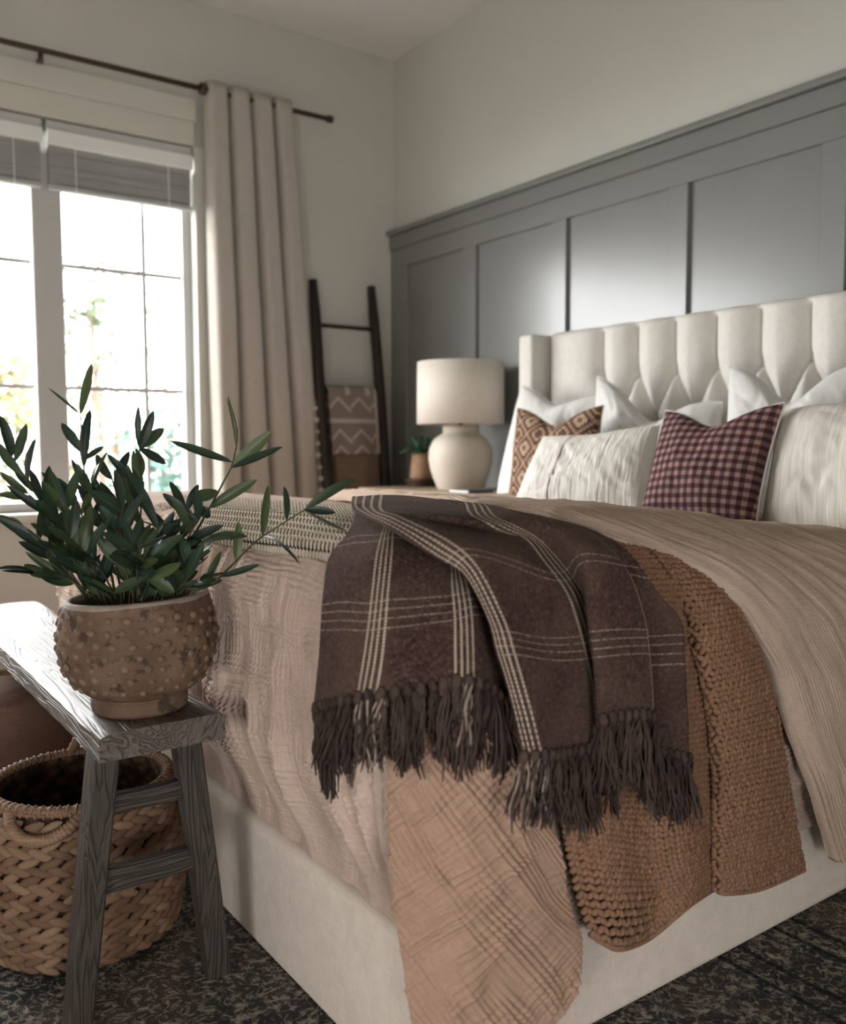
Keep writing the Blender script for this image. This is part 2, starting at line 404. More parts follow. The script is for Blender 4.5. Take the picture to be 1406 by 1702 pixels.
def tube(pts, rad, n=6, v=None, f=None, cap=True):
    v = [] if v is None else v; f = [] if f is None else f
    pts = [Vector(p) for p in pts]; m = len(pts); base = len(v)
    up = Vector((.13, .27, .95))
    for i, p in enumerate(pts):
        t = (pts[min(i+1, m-1)]-pts[max(i-1, 0)])
        t = t.normalized() if t.length > 1e-9 else Vector((0, 0, 1))
        a = t.cross(up)
        if a.length < .05: a = t.cross(Vector((1, 0, 0)))
        a.normalize(); b = t.cross(a)
        r = rad[i] if isinstance(rad, (list, tuple)) else rad
        for k in range(n):
            an = 2*PI*k/n; v.append(tuple(p+(a*math.cos(an)+b*math.sin(an))*r))
    for i in range(m-1):
        for k in range(n):
            f.append((base+i*n+k, base+i*n+(k+1) % n, base+(i+1)*n+(k+1) % n, base+(i+1)*n+k))
    if cap:
        f.append(tuple(base+k for k in range(n))[::-1]); f.append(tuple(base+(m-1)*n+k for k in range(n)))
    return v, f
def cr1(P, t):
    """Catmull-Rom along axis 0 of P at parameters t (0..len-1)"""
    P = np.asarray(P, float); n = len(P); t = np.clip(np.asarray(t, float), 0, n-1-1e-9)
    i = np.floor(t).astype(int); u = (t-i).reshape((-1,)+(1,)*(P.ndim-1))
    g = lambda k: P[np.clip(i+k, 0, n-1)]
    p0, p1, p2, p3 = g(-1), g(0), g(1), g(2)
    p0 = np.where((i == 0).reshape(u.shape), 2*p1-p2, p0); p3 = np.where((i == n-2).reshape(u.shape), 2*p2-p1, p3)
    return .5*(2*p1+(p2-p0)*u+(2*p0-5*p1+4*p2-p3)*u**2+(3*p1-p0-3*p2+p3)*u**3)
def surf(ctrl, nr, nc):
    """bicubic surface through control points; returns points and the parameters"""
    P = np.asarray(ctrl, float)
    tr = np.linspace(0, P.shape[0]-1, nr); tc = np.linspace(0, P.shape[1]-1, nc)
    A = cr1(P, tr); B = cr1(np.swapaxes(A, 0, 1), tc)
    return np.swapaxes(B, 0, 1), tr, tc
def grid_faces(nr, nc): return [(i*nc+j, i*nc+j+1, (i+1)*nc+j+1, (i+1)*nc+j) for i in range(nr-1) for j in range(nc-1)]
def grid_normals(S):
    du = np.gradient(S, axis=1); dv = np.gradient(S, axis=0)
    n = np.cross(du, dv); n /= np.maximum(np.linalg.norm(n, axis=2, keepdims=True), 1e-9); return n
def solid(o, th, off=0):
    m = o.modifiers.new('thickness', 'SOLIDIFY'); m.thickness = th; m.offset = off
def fbm(x, y, z=0): return mnoise.noise((x, y, z))

def vnoise(x, y, seed=0):
    """smooth lattice noise in -1..1 over arrays"""
    x = np.asarray(x, float)+seed*17.31; y = np.asarray(y, float)+seed*9.17
    xi = np.floor(x).astype(np.int64); yi = np.floor(y).astype(np.int64); fx = x-xi; fy = y-yi
    fx = fx*fx*fx*(fx*(fx*6-15)+10); fy = fy*fy*fy*(fy*(fy*6-15)+10)
    def h(a, b):
        n = (a*374761393+b*668265263+seed*974711) & 0x7fffffff
        n = ((n ^ (n >> 13))*1274126177) & 0x7fffffff
        return ((n ^ (n >> 16)) & 0xffff)/32767.5-1
    return (h(xi, yi)*(1-fx)+h(xi+1, yi)*fx)*(1-fy)+(h(xi, yi+1)*(1-fx)+h(xi+1, yi+1)*fx)*fy
def crinkle(u, v, pu, pv, lu, lv, au=1., av=1., seed=0):
    """puckered gauze: pleat ridges of pitch pu across u (length lu along v) and of pitch pv across v"""
    wu = vnoise(u/.07, v/(lu*1.5), seed+5)*.40+vnoise(u/.022, v/lu, seed+6)*.20
    wv = vnoise(u/(lv*1.5), v/.07, seed+7)*.30+vnoise(u/lv, v/.022, seed+8)*.16
    a = np.abs(np.sin(PI*(u/pu+wu)))**.75; b = np.abs(np.sin(PI*(v/pv+wv)))**.75
    ma = np.clip(.55+.75*vnoise(u/.02, v/(lu*.8), seed), 0, 1.2)*(.65+.5*vnoise(u/.10, v/.10, seed+2))
    mb = np.clip(.55+.75*vnoise(u/(lv*.8), v/.02, seed+1), 0, 1.2)*(.65-.5*vnoise(u/.12, v/.12, seed+3))
    return au*a*ma+av*b*mb
def grid_mesh(name, S, mat, parent=None, uv=None, origin=None):
    """mesh of a point grid, faces turned to look away from the bed's middle"""
    nr, nc = S.shape[:2]; N = grid_normals(S); c = np.array((1.6, 1.98, .2))
    flip = np.mean(np.sum(N*(S-c), axis=2)) < 0
    idx = np.arange(nr*nc).reshape(nr, nc)
    q = np.stack([idx[:-1, :-1], idx[:-1, 1:], idx[1:, 1:], idx[1:, :-1]], -1).reshape(-1, 4)
    # grid_normals is cross(column step, row step): the order above faces that way
    if flip: q = q[:, ::-1]
    P = S.reshape(-1, 3)-(np.zeros(3) if origin is None else np.asarray(origin))
    me = bpy.data.meshes.new(name); me.vertices.add(len(P)); me.vertices.foreach_set('co', P.astype(np.float32).ravel())
    me.loops.add(q.size); me.loops.foreach_set('vertex_index', q.astype(np.int32).ravel())
    me.polygons.add(len(q)); me.polygons.foreach_set('loop_start', np.arange(0, q.size, 4, dtype=np.int32))
    if uv is not None:
        l = me.uv_layers.new(name='UVMap'); l.data.foreach_set('uv', np.asarray(uv, np.float32).reshape(-1, 2)[q.ravel()].ravel())
    me.update(calc_edges=True); me.validate()
    return link(name, me, mat, parent, True)

# control points of the draped cloths, cushion corners and the plant's stems, in metres
STRIPED=[[[0.633,1.166,0.612],[0.619,1.078,0.644],[0.623,1.03,0.662],[0.64,0.996,0.672],[0.69,0.972,0.677],[0.711,0.93,0.691],[0.74,0.919,0.689],[0.798,0.936,0.657],[0.835,0.943,0.619]],[[0.633,1.15,0.682],[0.62,1.07,0.699],[0.627,1.022,0.708],[0.644,0.991,0.713],[0.69,0.973,0.717],[0.712,0.932,0.729],[0.74,0.921,0.732],[0.789,0.937,0.714],[0.82,0.943,0.687]],[[0.636,1.148,0.736],[0.625,1.071,0.75],[0.632,1.017,0.757],[0.65,0.992,0.764],[0.697,0.982,0.764],[0.721,0.944,0.771],[0.746,0.933,0.778],[0.791,0.952,0.766],[0.812,0.954,0.751]],[[0.65,1.164,0.781],[0.64,1.086,0.797],[0.646,1.028,0.804],[0.666,1.01,0.809],[0.711,1.002,0.805],[0.738,0.972,0.807],[0.759,0.96,0.81],[0.8,0.979,0.809],[0.816,0.979,0.803]],[[0.681,1.2,0.825],[0.669,1.118,0.839],[0.67,1.053,0.85],[0.691,1.039,0.854],[0.735,1.028,0.843],[0.763,1.008,0.832],[0.78,1.003,0.833],[0.811,1.006,0.835],[0.83,1.009,0.838]],[[0.721,1.213,0.859],[0.723,1.171,0.872],[0.723,1.116,0.876],[0.741,1.107,0.88],[0.757,1.081,0.872],[0.779,1.052,0.864],[0.803,1.039,0.868],[0.834,1.036,0.866],[0.856,1.033,0.865]],[[0.77,1.274,0.879],[0.763,1.208,0.888],[0.761,1.152,0.891],[0.78,1.131,0.892],[0.838,1.163,0.885],[0.884,1.159,0.88],[0.864,1.088,0.883],[0.886,1.07,0.879],[0.918,1.065,0.878]],[[0.887,1.472,0.9],[0.968,1.486,0.9],[0.977,1.376,0.9],[0.955,1.235,0.9],[0.948,1.161,0.9],[0.922,1.084,0.898],[0.924,1.057,0.891],[0.94,1.047,0.888],[0.956,1.037,0.884]],[[0.745,1.239,0.898],[0.739,1.135,0.901],[0.762,1.058,0.9],[0.813,1.023,0.894],[0.871,1.024,0.889],[0.919,1.024,0.888],[0.968,1.029,0.885],[0.995,1.029,0.88],[1.017,1.018,0.874]],[[0.69,1.055,0.886],[0.718,1.056,0.896],[0.795,1.029,0.883],[0.887,1.003,0.863],[0.915,0.997,0.866],[0.94,0.979,0.878],[0.985,0.973,0.873],[1.003,0.98,0.866],[1.044,0.979,0.858]],[[0.706,0.967,0.851],[0.73,0.958,0.868],[0.811,0.953,0.853],[0.884,0.948,0.832],[0.941,0.969,0.83],[0.93,0.924,0.854],[0.996,0.921,0.843],[1.015,0.945,0.835],[1.065,0.938,0.828]],[[0.732,0.932,0.826],[0.75,0.922,0.836],[0.825,0.924,0.813],[0.903,0.923,0.789],[0.959,0.941,0.786],[0.933,0.899,0.815],[1.017,0.899,0.803],[1.034,0.919,0.79],[1.095,0.91,0.771]],[[0.746,0.901,0.772],[0.766,0.888,0.771],[0.838,0.9,0.752],[0.913,0.909,0.742],[0.967,0.926,0.738],[0.921,0.879,0.758],[1.026,0.881,0.746],[1.041,0.903,0.732],[1.139,0.9,0.721]],[[0.752,0.891,0.732],[0.775,0.878,0.731],[0.85,0.895,0.709],[0.925,0.905,0.697],[0.979,0.923,0.69],[0.924,0.873,0.707],[1.032,0.877,0.696],[1.051,0.901,0.675],[1.147,0.899,0.662]],[[0.768,0.885,0.679],[0.792,0.874,0.676],[0.874,0.895,0.65],[0.942,0.905,0.641],[0.989,0.923,0.638],[0.93,0.873,0.663],[1.04,0.877,0.645],[1.059,0.901,0.604],[1.157,0.899,0.582]],[[0.791,0.881,0.588],[0.821,0.873,0.586],[0.892,0.895,0.568],[0.952,0.905,0.562],[0.995,0.923,0.567],[0.935,0.873,0.614],[1.044,0.877,0.598],[1.067,0.901,0.543],[1.162,0.899,0.5]]]
KNIT=[[[1.009,1.072,0.875],[1.047,1.062,0.871],[1.094,1.047,0.864],[1.124,1.041,0.86],[1.152,1.039,0.857],[1.159,1.039,0.857],[1.174,1.032,0.852],[1.197,1.035,0.847]],[[0.962,0.988,0.825],[1.006,0.987,0.824],[1.053,0.987,0.823],[1.109,0.987,0.821],[1.161,0.987,0.818],[1.168,0.987,0.818],[1.209,0.985,0.813],[1.252,0.989,0.805]],[[0.943,0.949,0.759],[0.988,0.943,0.757],[1.041,0.937,0.754],[1.111,0.937,0.752],[1.19,0.947,0.745],[1.191,0.942,0.746],[1.239,0.933,0.745],[1.325,0.949,0.738]],[[0.937,0.945,0.669],[0.979,0.92,0.668],[1.071,0.937,0.651],[1.123,0.915,0.652],[1.256,0.953,0.633],[1.222,0.92,0.644],[1.286,0.915,0.646],[1.399,0.94,0.64]],[[0.93,0.945,0.579],[0.98,0.92,0.572],[1.08,0.937,0.547],[1.149,0.915,0.543],[1.293,0.953,0.519],[1.258,0.92,0.536],[1.332,0.915,0.537],[1.46,0.94,0.525]],[[0.928,0.945,0.487],[0.988,0.92,0.474],[1.096,0.937,0.441],[1.166,0.915,0.437],[1.308,0.953,0.408],[1.274,0.92,0.43],[1.359,0.915,0.427],[1.5,0.94,0.403]],[[0.94,0.945,0.4],[0.996,0.92,0.383],[1.106,0.937,0.338],[1.177,0.915,0.337],[1.313,0.953,0.314],[1.28,0.92,0.329],[1.378,0.915,0.321],[1.535,0.94,0.29]],[[0.967,0.945,0.306],[1.025,0.92,0.294],[1.131,0.937,0.26],[1.186,0.915,0.278],[1.313,0.953,0.253],[1.283,0.92,0.269],[1.388,0.915,0.258],[1.556,0.94,0.225]],[[0.999,0.945,0.235],[1.026,0.92,0.221],[1.117,0.937,0.2],[1.187,0.915,0.242],[1.316,0.953,0.219],[1.284,0.92,0.233],[1.389,0.915,0.211],[1.575,0.94,0.184]]]
TAN=[[[0.668,1.029,0.632],[0.702,0.989,0.636],[0.743,0.962,0.635],[0.795,0.946,0.621],[0.845,0.945,0.604]],[[0.663,1.022,0.565],[0.699,0.972,0.573],[0.752,0.946,0.571],[0.816,0.931,0.56],[0.879,0.943,0.508]],[[0.665,1.019,0.472],[0.706,0.967,0.478],[0.77,0.941,0.471],[0.84,0.931,0.454],[0.917,0.943,0.407]],[[0.668,1.015,0.381],[0.711,0.963,0.387],[0.777,0.939,0.374],[0.862,0.931,0.349],[0.952,0.943,0.307]],[[0.675,1.006,0.291],[0.725,0.955,0.293],[0.797,0.936,0.273],[0.884,0.931,0.254],[0.972,0.943,0.238]],[[0.684,0.995,0.195],[0.738,0.948,0.191],[0.816,0.935,0.165],[0.892,0.931,0.158],[0.958,0.943,0.165]],[[0.696,0.983,0.108],[0.752,0.942,0.1],[0.823,0.935,0.076],[0.866,0.931,0.085],[0.907,0.943,0.113]]]
HERR=[[[0.828,2.303,0.867],[0.876,2.197,0.867],[0.908,2.044,0.867],[0.936,1.904,0.867],[0.954,1.733,0.867],[0.952,1.552,0.867],[0.925,1.38,0.867]],[[0.748,2.07,0.863],[0.758,1.883,0.867],[0.766,1.711,0.87],[0.774,1.562,0.872],[0.78,1.406,0.874],[0.778,1.27,0.873],[0.779,1.171,0.873]],[[0.715,1.961,0.847],[0.718,1.77,0.85],[0.724,1.599,0.854],[0.729,1.455,0.857],[0.73,1.307,0.857],[0.732,1.194,0.858],[0.736,1.115,0.86]],[[0.697,1.894,0.83],[0.694,1.682,0.828],[0.697,1.506,0.83],[0.701,1.382,0.834],[0.705,1.252,0.837],[0.709,1.157,0.84],[0.717,1.086,0.843]],[[0.703,1.897,0.813],[0.701,1.683,0.812],[0.704,1.508,0.814],[0.707,1.383,0.818],[0.711,1.256,0.821],[0.715,1.166,0.824],[0.722,1.094,0.828]]]
PIL={'sham_far':[[2.568,2.872,1.257],[2.548,2.367,1.193],[2.387,2.851,0.697],[2.393,2.288,0.716]],'sham_mid':[[2.552,2.428,1.268],[2.511,1.831,1.141],[2.373,2.27,0.718],[2.379,1.725,0.737]],'sham_near':[[2.57,1.847,1.262],[2.563,1.382,1.242],[2.399,1.739,0.734],[2.4,1.26,0.737]],'sham_front':[[2.185,1.411,1.089],[2.222,0.946,1.19],[2.061,1.38,0.749],[2.048,0.89,0.713]],'kilim':[[2.346,2.651,1.147],[2.344,2.197,1.141],[2.203,2.548,0.753],[2.205,2.109,0.758]],'lumbar':[[2.157,2.302,1.03],[2.172,1.806,1.062],[2.03,2.335,0.757],[2.039,1.742,0.776]],'gingham':[[2.122,1.743,1.103],[2.126,1.356,1.111],[1.986,1.728,0.766],[1.992,1.345,0.781]]}
PLANT=[[[[0.4735,1.606,0.7236],[0.4559,1.6186,0.8318],[0.4345,1.6338,0.9176],[0.4303,1.6368,0.9921],[0.4284,1.6382,1.0555]],[[[0.4283,1.6382,1.0513],[0.4515,1.6412,1.1482],0.0095],[[0.4277,1.6387,1.0597],[0.3889,1.6956,1.1045],0.0053],[[0.4284,1.6382,0.9847],[0.4021,1.6646,1.042],0.0085],[[0.4314,1.6361,0.9655],[0.4483,1.6494,1.0668],0.0085],[[0.4326,1.6352,0.9815],[0.4675,1.6423,1.0005],0.0074],[[0.4386,1.6309,0.9069],[0.4142,1.6556,0.9793],0.0085],[[0.4402,1.6298,0.9016],[0.4592,1.5854,0.9921],0.0085],[[0.4463,1.6255,0.8641],[0.4155,1.6252,0.9397],0.0085]]],[[[0.4429,1.6279,0.7237],[0.4033,1.6315,0.8181],[0.3684,1.6442,0.8879],[0.3417,1.6631,0.9404],[0.3178,1.6802,0.9926]],[[[0.3219,1.6773,0.9873],[0.3038,1.6707,1.0542],0.0095],[[0.3282,1.6728,0.9717],[0.3475,1.6796,1.0406],0.0085],[[0.3426,1.6625,0.9404],[0.3561,1.6502,1.0153],0.0074],[[0.3376,1.6661,0.9456],[0.3039,1.7066,1.0083],0.0085],[[0.362,1.6487,0.9036],[0.351,1.6807,0.9607],0.0085],[[0.3658,1.646,0.8879],[0.3796,1.6651,0.9669],0.0095],[[0.3523,1.6556,0.9215],[0.3264,1.6951,0.963],0.0074],[[0.382,1.6344,0.8563],[0.3478,1.6273,0.9104],0.0095]]],[[[0.4285,1.6135,0.724],[0.3919,1.6028,0.7798],[0.3629,1.5989,0.824],[0.3284,1.6113,0.861]],[[[0.3937,1.6016,0.7483],[0.327,1.6248,0.8221],0.0074],[[0.3671,1.596,0.824],[0.306,1.6169,0.8619],0.0074],[[0.3591,1.6016,0.8395],[0.2862,1.6315,0.8822],0.0085],[[0.3407,1.6025,0.8559],[0.2888,1.6621,0.8822],0.0064],[[0.3839,1.6085,0.7955],[0.3718,1.6312,0.8697],0.0095],[[0.3878,1.6057,0.7851],[0.368,1.6105,0.807],0.0064]]],[[[0.4472,1.6248,0.7204],[0.4238,1.666,0.7971],[0.3954,1.7109,0.8718],[0.3544,1.7524,0.9208]],[[[0.3587,1.7493,0.9153],[0.3169,1.762,0.9543],0.0074],[[0.3717,1.7401,0.8987],[0.3089,1.7587,0.9144],0.0085],[[0.3953,1.7109,0.8696],[0.3213,1.7357,0.9322],0.0074],[[0.4039,1.7048,0.8553],[0.3852,1.7486,0.9366],0.0095],[[0.4155,1.6719,0.8189],[0.391,1.6816,0.8847],0.0095]]],[[[0.491,1.5935,0.7235],[0.5047,1.5838,0.8316],[0.5135,1.5775,0.9173],[0.5117,1.5788,0.9971]],[[[0.5101,1.58,1.0003],[0.5083,1.5686,1.0716],0.0053],[[0.5153,1.5762,1.0045],[0.5328,1.5633,1.0625],0.0085],[[0.5153,1.5763,1.0003],[0.5546,1.572,1.0323],0.0106],[[0.5189,1.5737,1.0077],[0.5498,1.5536,0.9683],0.0095],[[0.5159,1.5758,0.9493],[0.5144,1.6071,0.9971],0.0085],[[0.5256,1.5689,0.912],[0.4947,1.5589,0.9941],0.0095],[[0.5165,1.5753,0.896],[0.4853,1.5707,0.9711],0.0074],[[0.5214,1.5719,0.9226],[0.4639,1.6093,0.9867],0.0074],[[0.5072,1.582,0.8639],[0.4869,1.6112,0.9597],0.0085]]],[[[0.5375,1.5604,0.7234],[0.5669,1.5394,0.7991],[0.6076,1.5104,0.885],[0.6319,1.4931,0.9383],[0.6463,1.4828,0.9755],[0.6523,1.4785,1.0284],[0.6402,1.4871,1.0864]],[[[0.6437,1.4847,0.9723],[0.5466,1.5238,1.0095],0.0085],[[0.6427,1.4854,0.9617],[0.7004,1.4389,1.0271],0.0117],[[0.6479,1.4817,0.9638],[0.7072,1.4112,0.9986],0.0085],[[0.6265,1.4969,0.9255],[0.5734,1.5092,0.9098],0.0138],[[0.619,1.5023,0.8935],[0.6803,1.458,0.9413],0.0095],[[0.6138,1.506,0.8903],[0.6007,1.5217,0.876],0.0106],[[0.651,1.4794,1.0019],[0.6361,1.4828,1.084],0.0032]]],[[[0.5479,1.4916,0.7478],[0.5824,1.4547,0.7598],[0.6166,1.4303,0.7961],[0.655,1.4152,0.8364],[0.6934,1.3878,0.8675],[0.7316,1.3606,0.8964]],[[[0.5824,1.4547,0.7566],[0.6044,1.4441,0.8206],0.0085],[[0.597,1.4443,0.7774],[0.6582,1.4066,0.7974],0.0064],[[0.6226,1.426,0.8065],[0.6318,1.4338,0.8717],0.0085],[[0.6676,1.4062,0.8312],[0.6649,1.3851,0.9346],0.0085],[[0.7001,1.383,0.8675],[0.7083,1.4109,0.9305],0.0064],[[0.7256,1.3649,0.8861],[0.8109,1.3375,0.9438],0.0085],[[0.7273,1.3636,0.8902],[0.7639,1.3282,0.8865],0.0074],[[0.7189,1.3696,0.8882],[0.7226,1.219,0.8633],0.0053],[[0.6693,1.405,0.8311],[0.6616,1.2628,0.8106],0.0032],[[0.571,1.4628,0.8326],[0.6407,1.4152,0.8456],0.0117]]],[[[0.4731,1.5694,0.7288],[0.456,1.5571,0.8057],[0.4419,1.5549,0.8692],[0.4224,1.5688,0.9258]],[[[0.4264,1.5659,0.9207],[0.4052,1.5927,0.9718],0.0085],[[0.4303,1.5631,0.9104],[0.4274,1.5285,0.9724],0.0095],[[0.4458,1.5521,0.8588],[0.4183,1.5941,0.899],0.0106],[[0.4525,1.5596,0.8371],[0.4728,1.5515,0.9198],0.0106],[[0.4419,1.5549,0.8692],[0.4296,1.5855,0.9509],0.0117]]],[[[0.4957,1.5411,0.7305],[0.5076,1.508,0.8068],[0.5111,1.4932,0.8595],[0.4694,1.5107,0.881]],[[[0.4691,1.5109,0.8708],[0.4146,1.54,0.9272],0.0138],[[0.5111,1.4932,0.8595],[0.4702,1.5389,0.9666],0.0106],[[0.5074,1.4959,0.839],[0.5461,1.4789,0.8689],0.0106],[[0.5079,1.5078,0.8224],[0.5656,1.4485,0.8393],0.0106],[[0.5034,1.511,0.8069],[0.5424,1.4965,0.8887],0.0095]]],[[[0.5085,1.5319,0.7304],[0.5401,1.4971,0.7846],[0.558,1.4844,0.8367],[0.5793,1.4814,0.8775]],[[[0.5793,1.4815,0.8722],[0.5281,1.5137,0.9195],0.0085],[[0.5836,1.4784,0.8775],[0.567,1.4605,0.9307],0.0085],[[0.558,1.4844,0.8367],[0.6099,1.4768,0.8552],0.0085],[[0.5491,1.4907,0.8107],[0.6016,1.4855,0.8179],0.0095],[[0.549,1.4908,0.8054],[0.5262,1.5271,0.8667],0.0095],[[0.565,1.4794,0.8523],[0.5327,1.4829,0.9104],0.0085]]],[[[0.4458,1.5644,0.7292],[0.4134,1.5506,0.7891],[0.3849,1.5464,0.8526],[0.3781,1.5513,0.9029]],[[[0.3795,1.5503,0.8928],[0.345,1.5663,0.9432],0.0095],[[0.3816,1.5487,0.8828],[0.3607,1.583,0.9625],0.0095],[[0.389,1.5435,0.8526],[0.3517,1.5825,0.8922],0.0095],[[0.4056,1.5562,0.8097],[0.3795,1.5986,0.89],0.0106],[[0.4018,1.5589,0.8199],[0.4169,1.5512,0.9013],0.0106],[[0.3796,1.5502,0.8979],[0.4032,1.567,0.9621],0.0085]]],[[[0.4809,1.5271,0.734],[0.4601,1.505,0.7904],[0.4459,1.5029,0.8424],[0.4554,1.4961,0.9026]],[[[0.4553,1.4962,0.8976],[0.441,1.4918,0.9629],0.0095],[[0.4504,1.4997,0.8625],[0.4766,1.4519,0.9238],0.0106],[[0.4502,1.4998,0.8524],[0.4151,1.4914,0.9045],0.0095],[[0.462,1.5037,0.8006],[0.4164,1.5189,0.8529],0.0106],[[0.4589,1.5059,0.8108],[0.4856,1.453,0.8739],0.0106],[[0.464,1.5023,0.7802],[0.5116,1.5038,0.8173],0.0095]]],[[[0.5223,1.5098,0.7374],[0.541,1.472,0.7615],[0.5544,1.4501,0.7887]],[[[0.541,1.472,0.7615],[0.6047,1.4421,0.7697],0.0085],[[0.5459,1.4561,0.7764],[0.5613,1.4109,0.8428],0.0085],[[0.5352,1.5006,0.7479],[0.4715,1.5257,0.7871],0.0095],[[0.5528,1.4512,0.7887],[0.5409,1.4663,0.8496],0.0095]]],[[[0.4543,1.5584,0.7292],[0.4282,1.5524,0.767],[0.4139,1.5503,0.8097]],[[[0.4242,1.5552,0.7722],[0.3848,1.5507,0.8118],0.0085],[[0.4178,1.5475,0.7994],[0.4008,1.5507,0.8615],0.0085],[[0.4282,1.5524,0.767],[0.441,1.5198,0.8412],0.0095],[[0.4139,1.5503,0.8097],[0.3941,1.5796,0.8802],0.0095]]],[[[0.4902,1.5081,0.7336],[0.4854,1.4748,0.7765],[0.4667,1.4758,0.8183]],[[[0.4814,1.4776,0.7816],[0.4453,1.526,0.7533],0.0095],[[0.4776,1.4803,0.7968],[0.4342,1.5154,0.8218],0.0106],[[0.4706,1.473,0.8132],[0.4832,1.4908,0.8815],0.0106],[[0.4815,1.4775,0.7866],[0.5243,1.4557,0.7549],0.0095],[[0.4837,1.4759,0.7765],[0.521,1.4153,0.8103],0.0095]]],[[[0.4914,1.6302,0.715],[0.5114,1.6527,0.7917],[0.5028,1.6711,0.8803],[0.4937,1.6899,0.9469]],[[[0.4962,1.6881,0.9357],[0.4748,1.7158,0.9859],0.0085],[[0.4978,1.687,0.9245],[0.5313,1.6992,0.9913],0.0085],[[0.5071,1.668,0.8691],[0.5492,1.6715,0.9349],0.0095],[[0.5069,1.6682,0.8579],[0.4781,1.7131,0.9354],0.0095],[[0.5098,1.6538,0.8029],[0.4765,1.6567,0.8713],0.0095]]],[[[0.544,1.6049,0.722],[0.5795,1.6041,0.8027],[0.6027,1.5999,0.88]],[[[0.6008,1.6012,0.8744],[0.5812,1.6253,0.9355],0.0085],[[0.6027,1.5999,0.88],[0.6265,1.5984,0.9296],0.0074],[[0.5845,1.6006,0.825],[0.6355,1.5939,0.8901],0.0085],[[0.5796,1.604,0.8083],[0.5398,1.597,0.883],0.0095]]]]

# ------------------------------------------------------------------ the room shell
def wall_with_hole(name, axis, pos, thick, a0, a1, z0, z1, hole, mat):
    """wall in the plane axis = pos, thickness outward, with one rectangular opening"""
    h0, h1, k0, k1 = hole
    bm = bmesh.new()
    for (p, q, r, s) in ((a0, h0, z0, z1), (h1, a1, z0, z1), (h0, h1, z0, k0), (h0, h1, k1, z1)):
        if q-p < 1e-4 or s-r < 1e-4: continue
        lo, hi = [0, 0, r], [0, 0, s]
        o = 1-axis
        lo[o], hi[o] = p, q
        lo[axis], hi[axis] = min(pos, pos+thick), max(pos, pos+thick)
        bx(bm, lo, hi)
    return struct(from_bm(name, bm, mat))
struct(box('floor', (XB-.15, YB-.15, -.12), (XW+.15, YW+.15, 0), M['floor']))
struct(box('ceiling', (XB-.15, YB-.15, ZC), (XW+.15, YW+.15, ZC+.12), M['ceiling']))
struct(box('wall_head', (XW, YB-.15, 0), (XW+.15, YW+.15, ZC), M['wall']))
wall_with_hole('wall_window', 1, YW, .15, XB-.15, XW, 0, ZC, WIN, M['wall'])
wall_with_hole('wall_back', 0, XB, -.15, YB-.15, YW, 0, ZC, BACK_FILL_WIN, M['wall'])
wall_with_hole('wall_side', 1, YB, -.15, XB, XW, 0, ZC, SIDE_FILL_WIN, M['wall'])
struct(box('baseboard_window', (XB, YW-.018, 0), (XW-.03, YW, .13), M['casing'], bev=.004))

def window_unit(name, axis, pos, hole, cells, muntins, depth=.05, frame=.045, mull=.10):
    """a window in a wall opening: frame, mullions between sashes, one glass pane and grille bars per sash"""
    a0, a1, z0, z1 = hole
    root = empty(name, (0, 0, 0)); struct(root)
    def bar(nm, p, q, r, s, d0, d1, mat=M['sash'], bev=.004, par=root):
        lo, hi = [0, 0, r], [0, 0, s]; o = 1-axis
        lo[o], hi[o] = p, q; lo[axis], hi[axis] = min(pos+d0, pos+d1), max(pos+d0, pos+d1)
        return struct(box(nm, lo, hi, mat, par, bev))
    d0, d1 = depth, depth+math.copysign(.07, depth)
    bar('window_frame', a0, a1, z1-frame, z1, d0, d1); bar('window_frame', a0, a1, z0, z0+frame, d0, d1)
    bar('window_frame', a0, a0+frame, z0+frame, z1-frame, d0, d1); bar('window_frame', a1-frame, a1, z0+frame, z1-frame, d0, d1)
    dm = (d0+d1)/2
    for i, (p, q) in enumerate(cells):
        bar('glass_pane', p, q, z0+frame, z1-frame, dm-.003, dm+.003, M['glass'], 0)
        vs, hs = muntins[i]
        for x in vs: bar('muntin', x-.0105, x+.0105, z0+frame, z1-frame, dm-.008, dm+.008, bev=0)
        for z in hs:
            bar('muntin', p, q, z-.0105, z+.0105, dm-.007, dm+.007, bev=0)
    for (p, q), (r, s) in zip(cells[:-1], cells[1:]):
        bar('mullion', q, r, z0+frame, z1-frame, d0-math.copysign(.02, depth), d1, bev=.008)
    return root
w = window_unit('window_1', 1, YW, WIN, [(WIN[0]+.045, -.04), (.04, .953), (1.089, WIN[1]-.045)], [([-.65], [1.276, 1.842]), ([.50], [1.276, 1.842]), ([1.475], [1.276, 1.842])])
struct(box('window_sill', (WIN[0]-.06, YW-.05, WIN[2]-.035), (WIN[1]+.06, YW+.06, WIN[2]), M['casing'], w, .006))
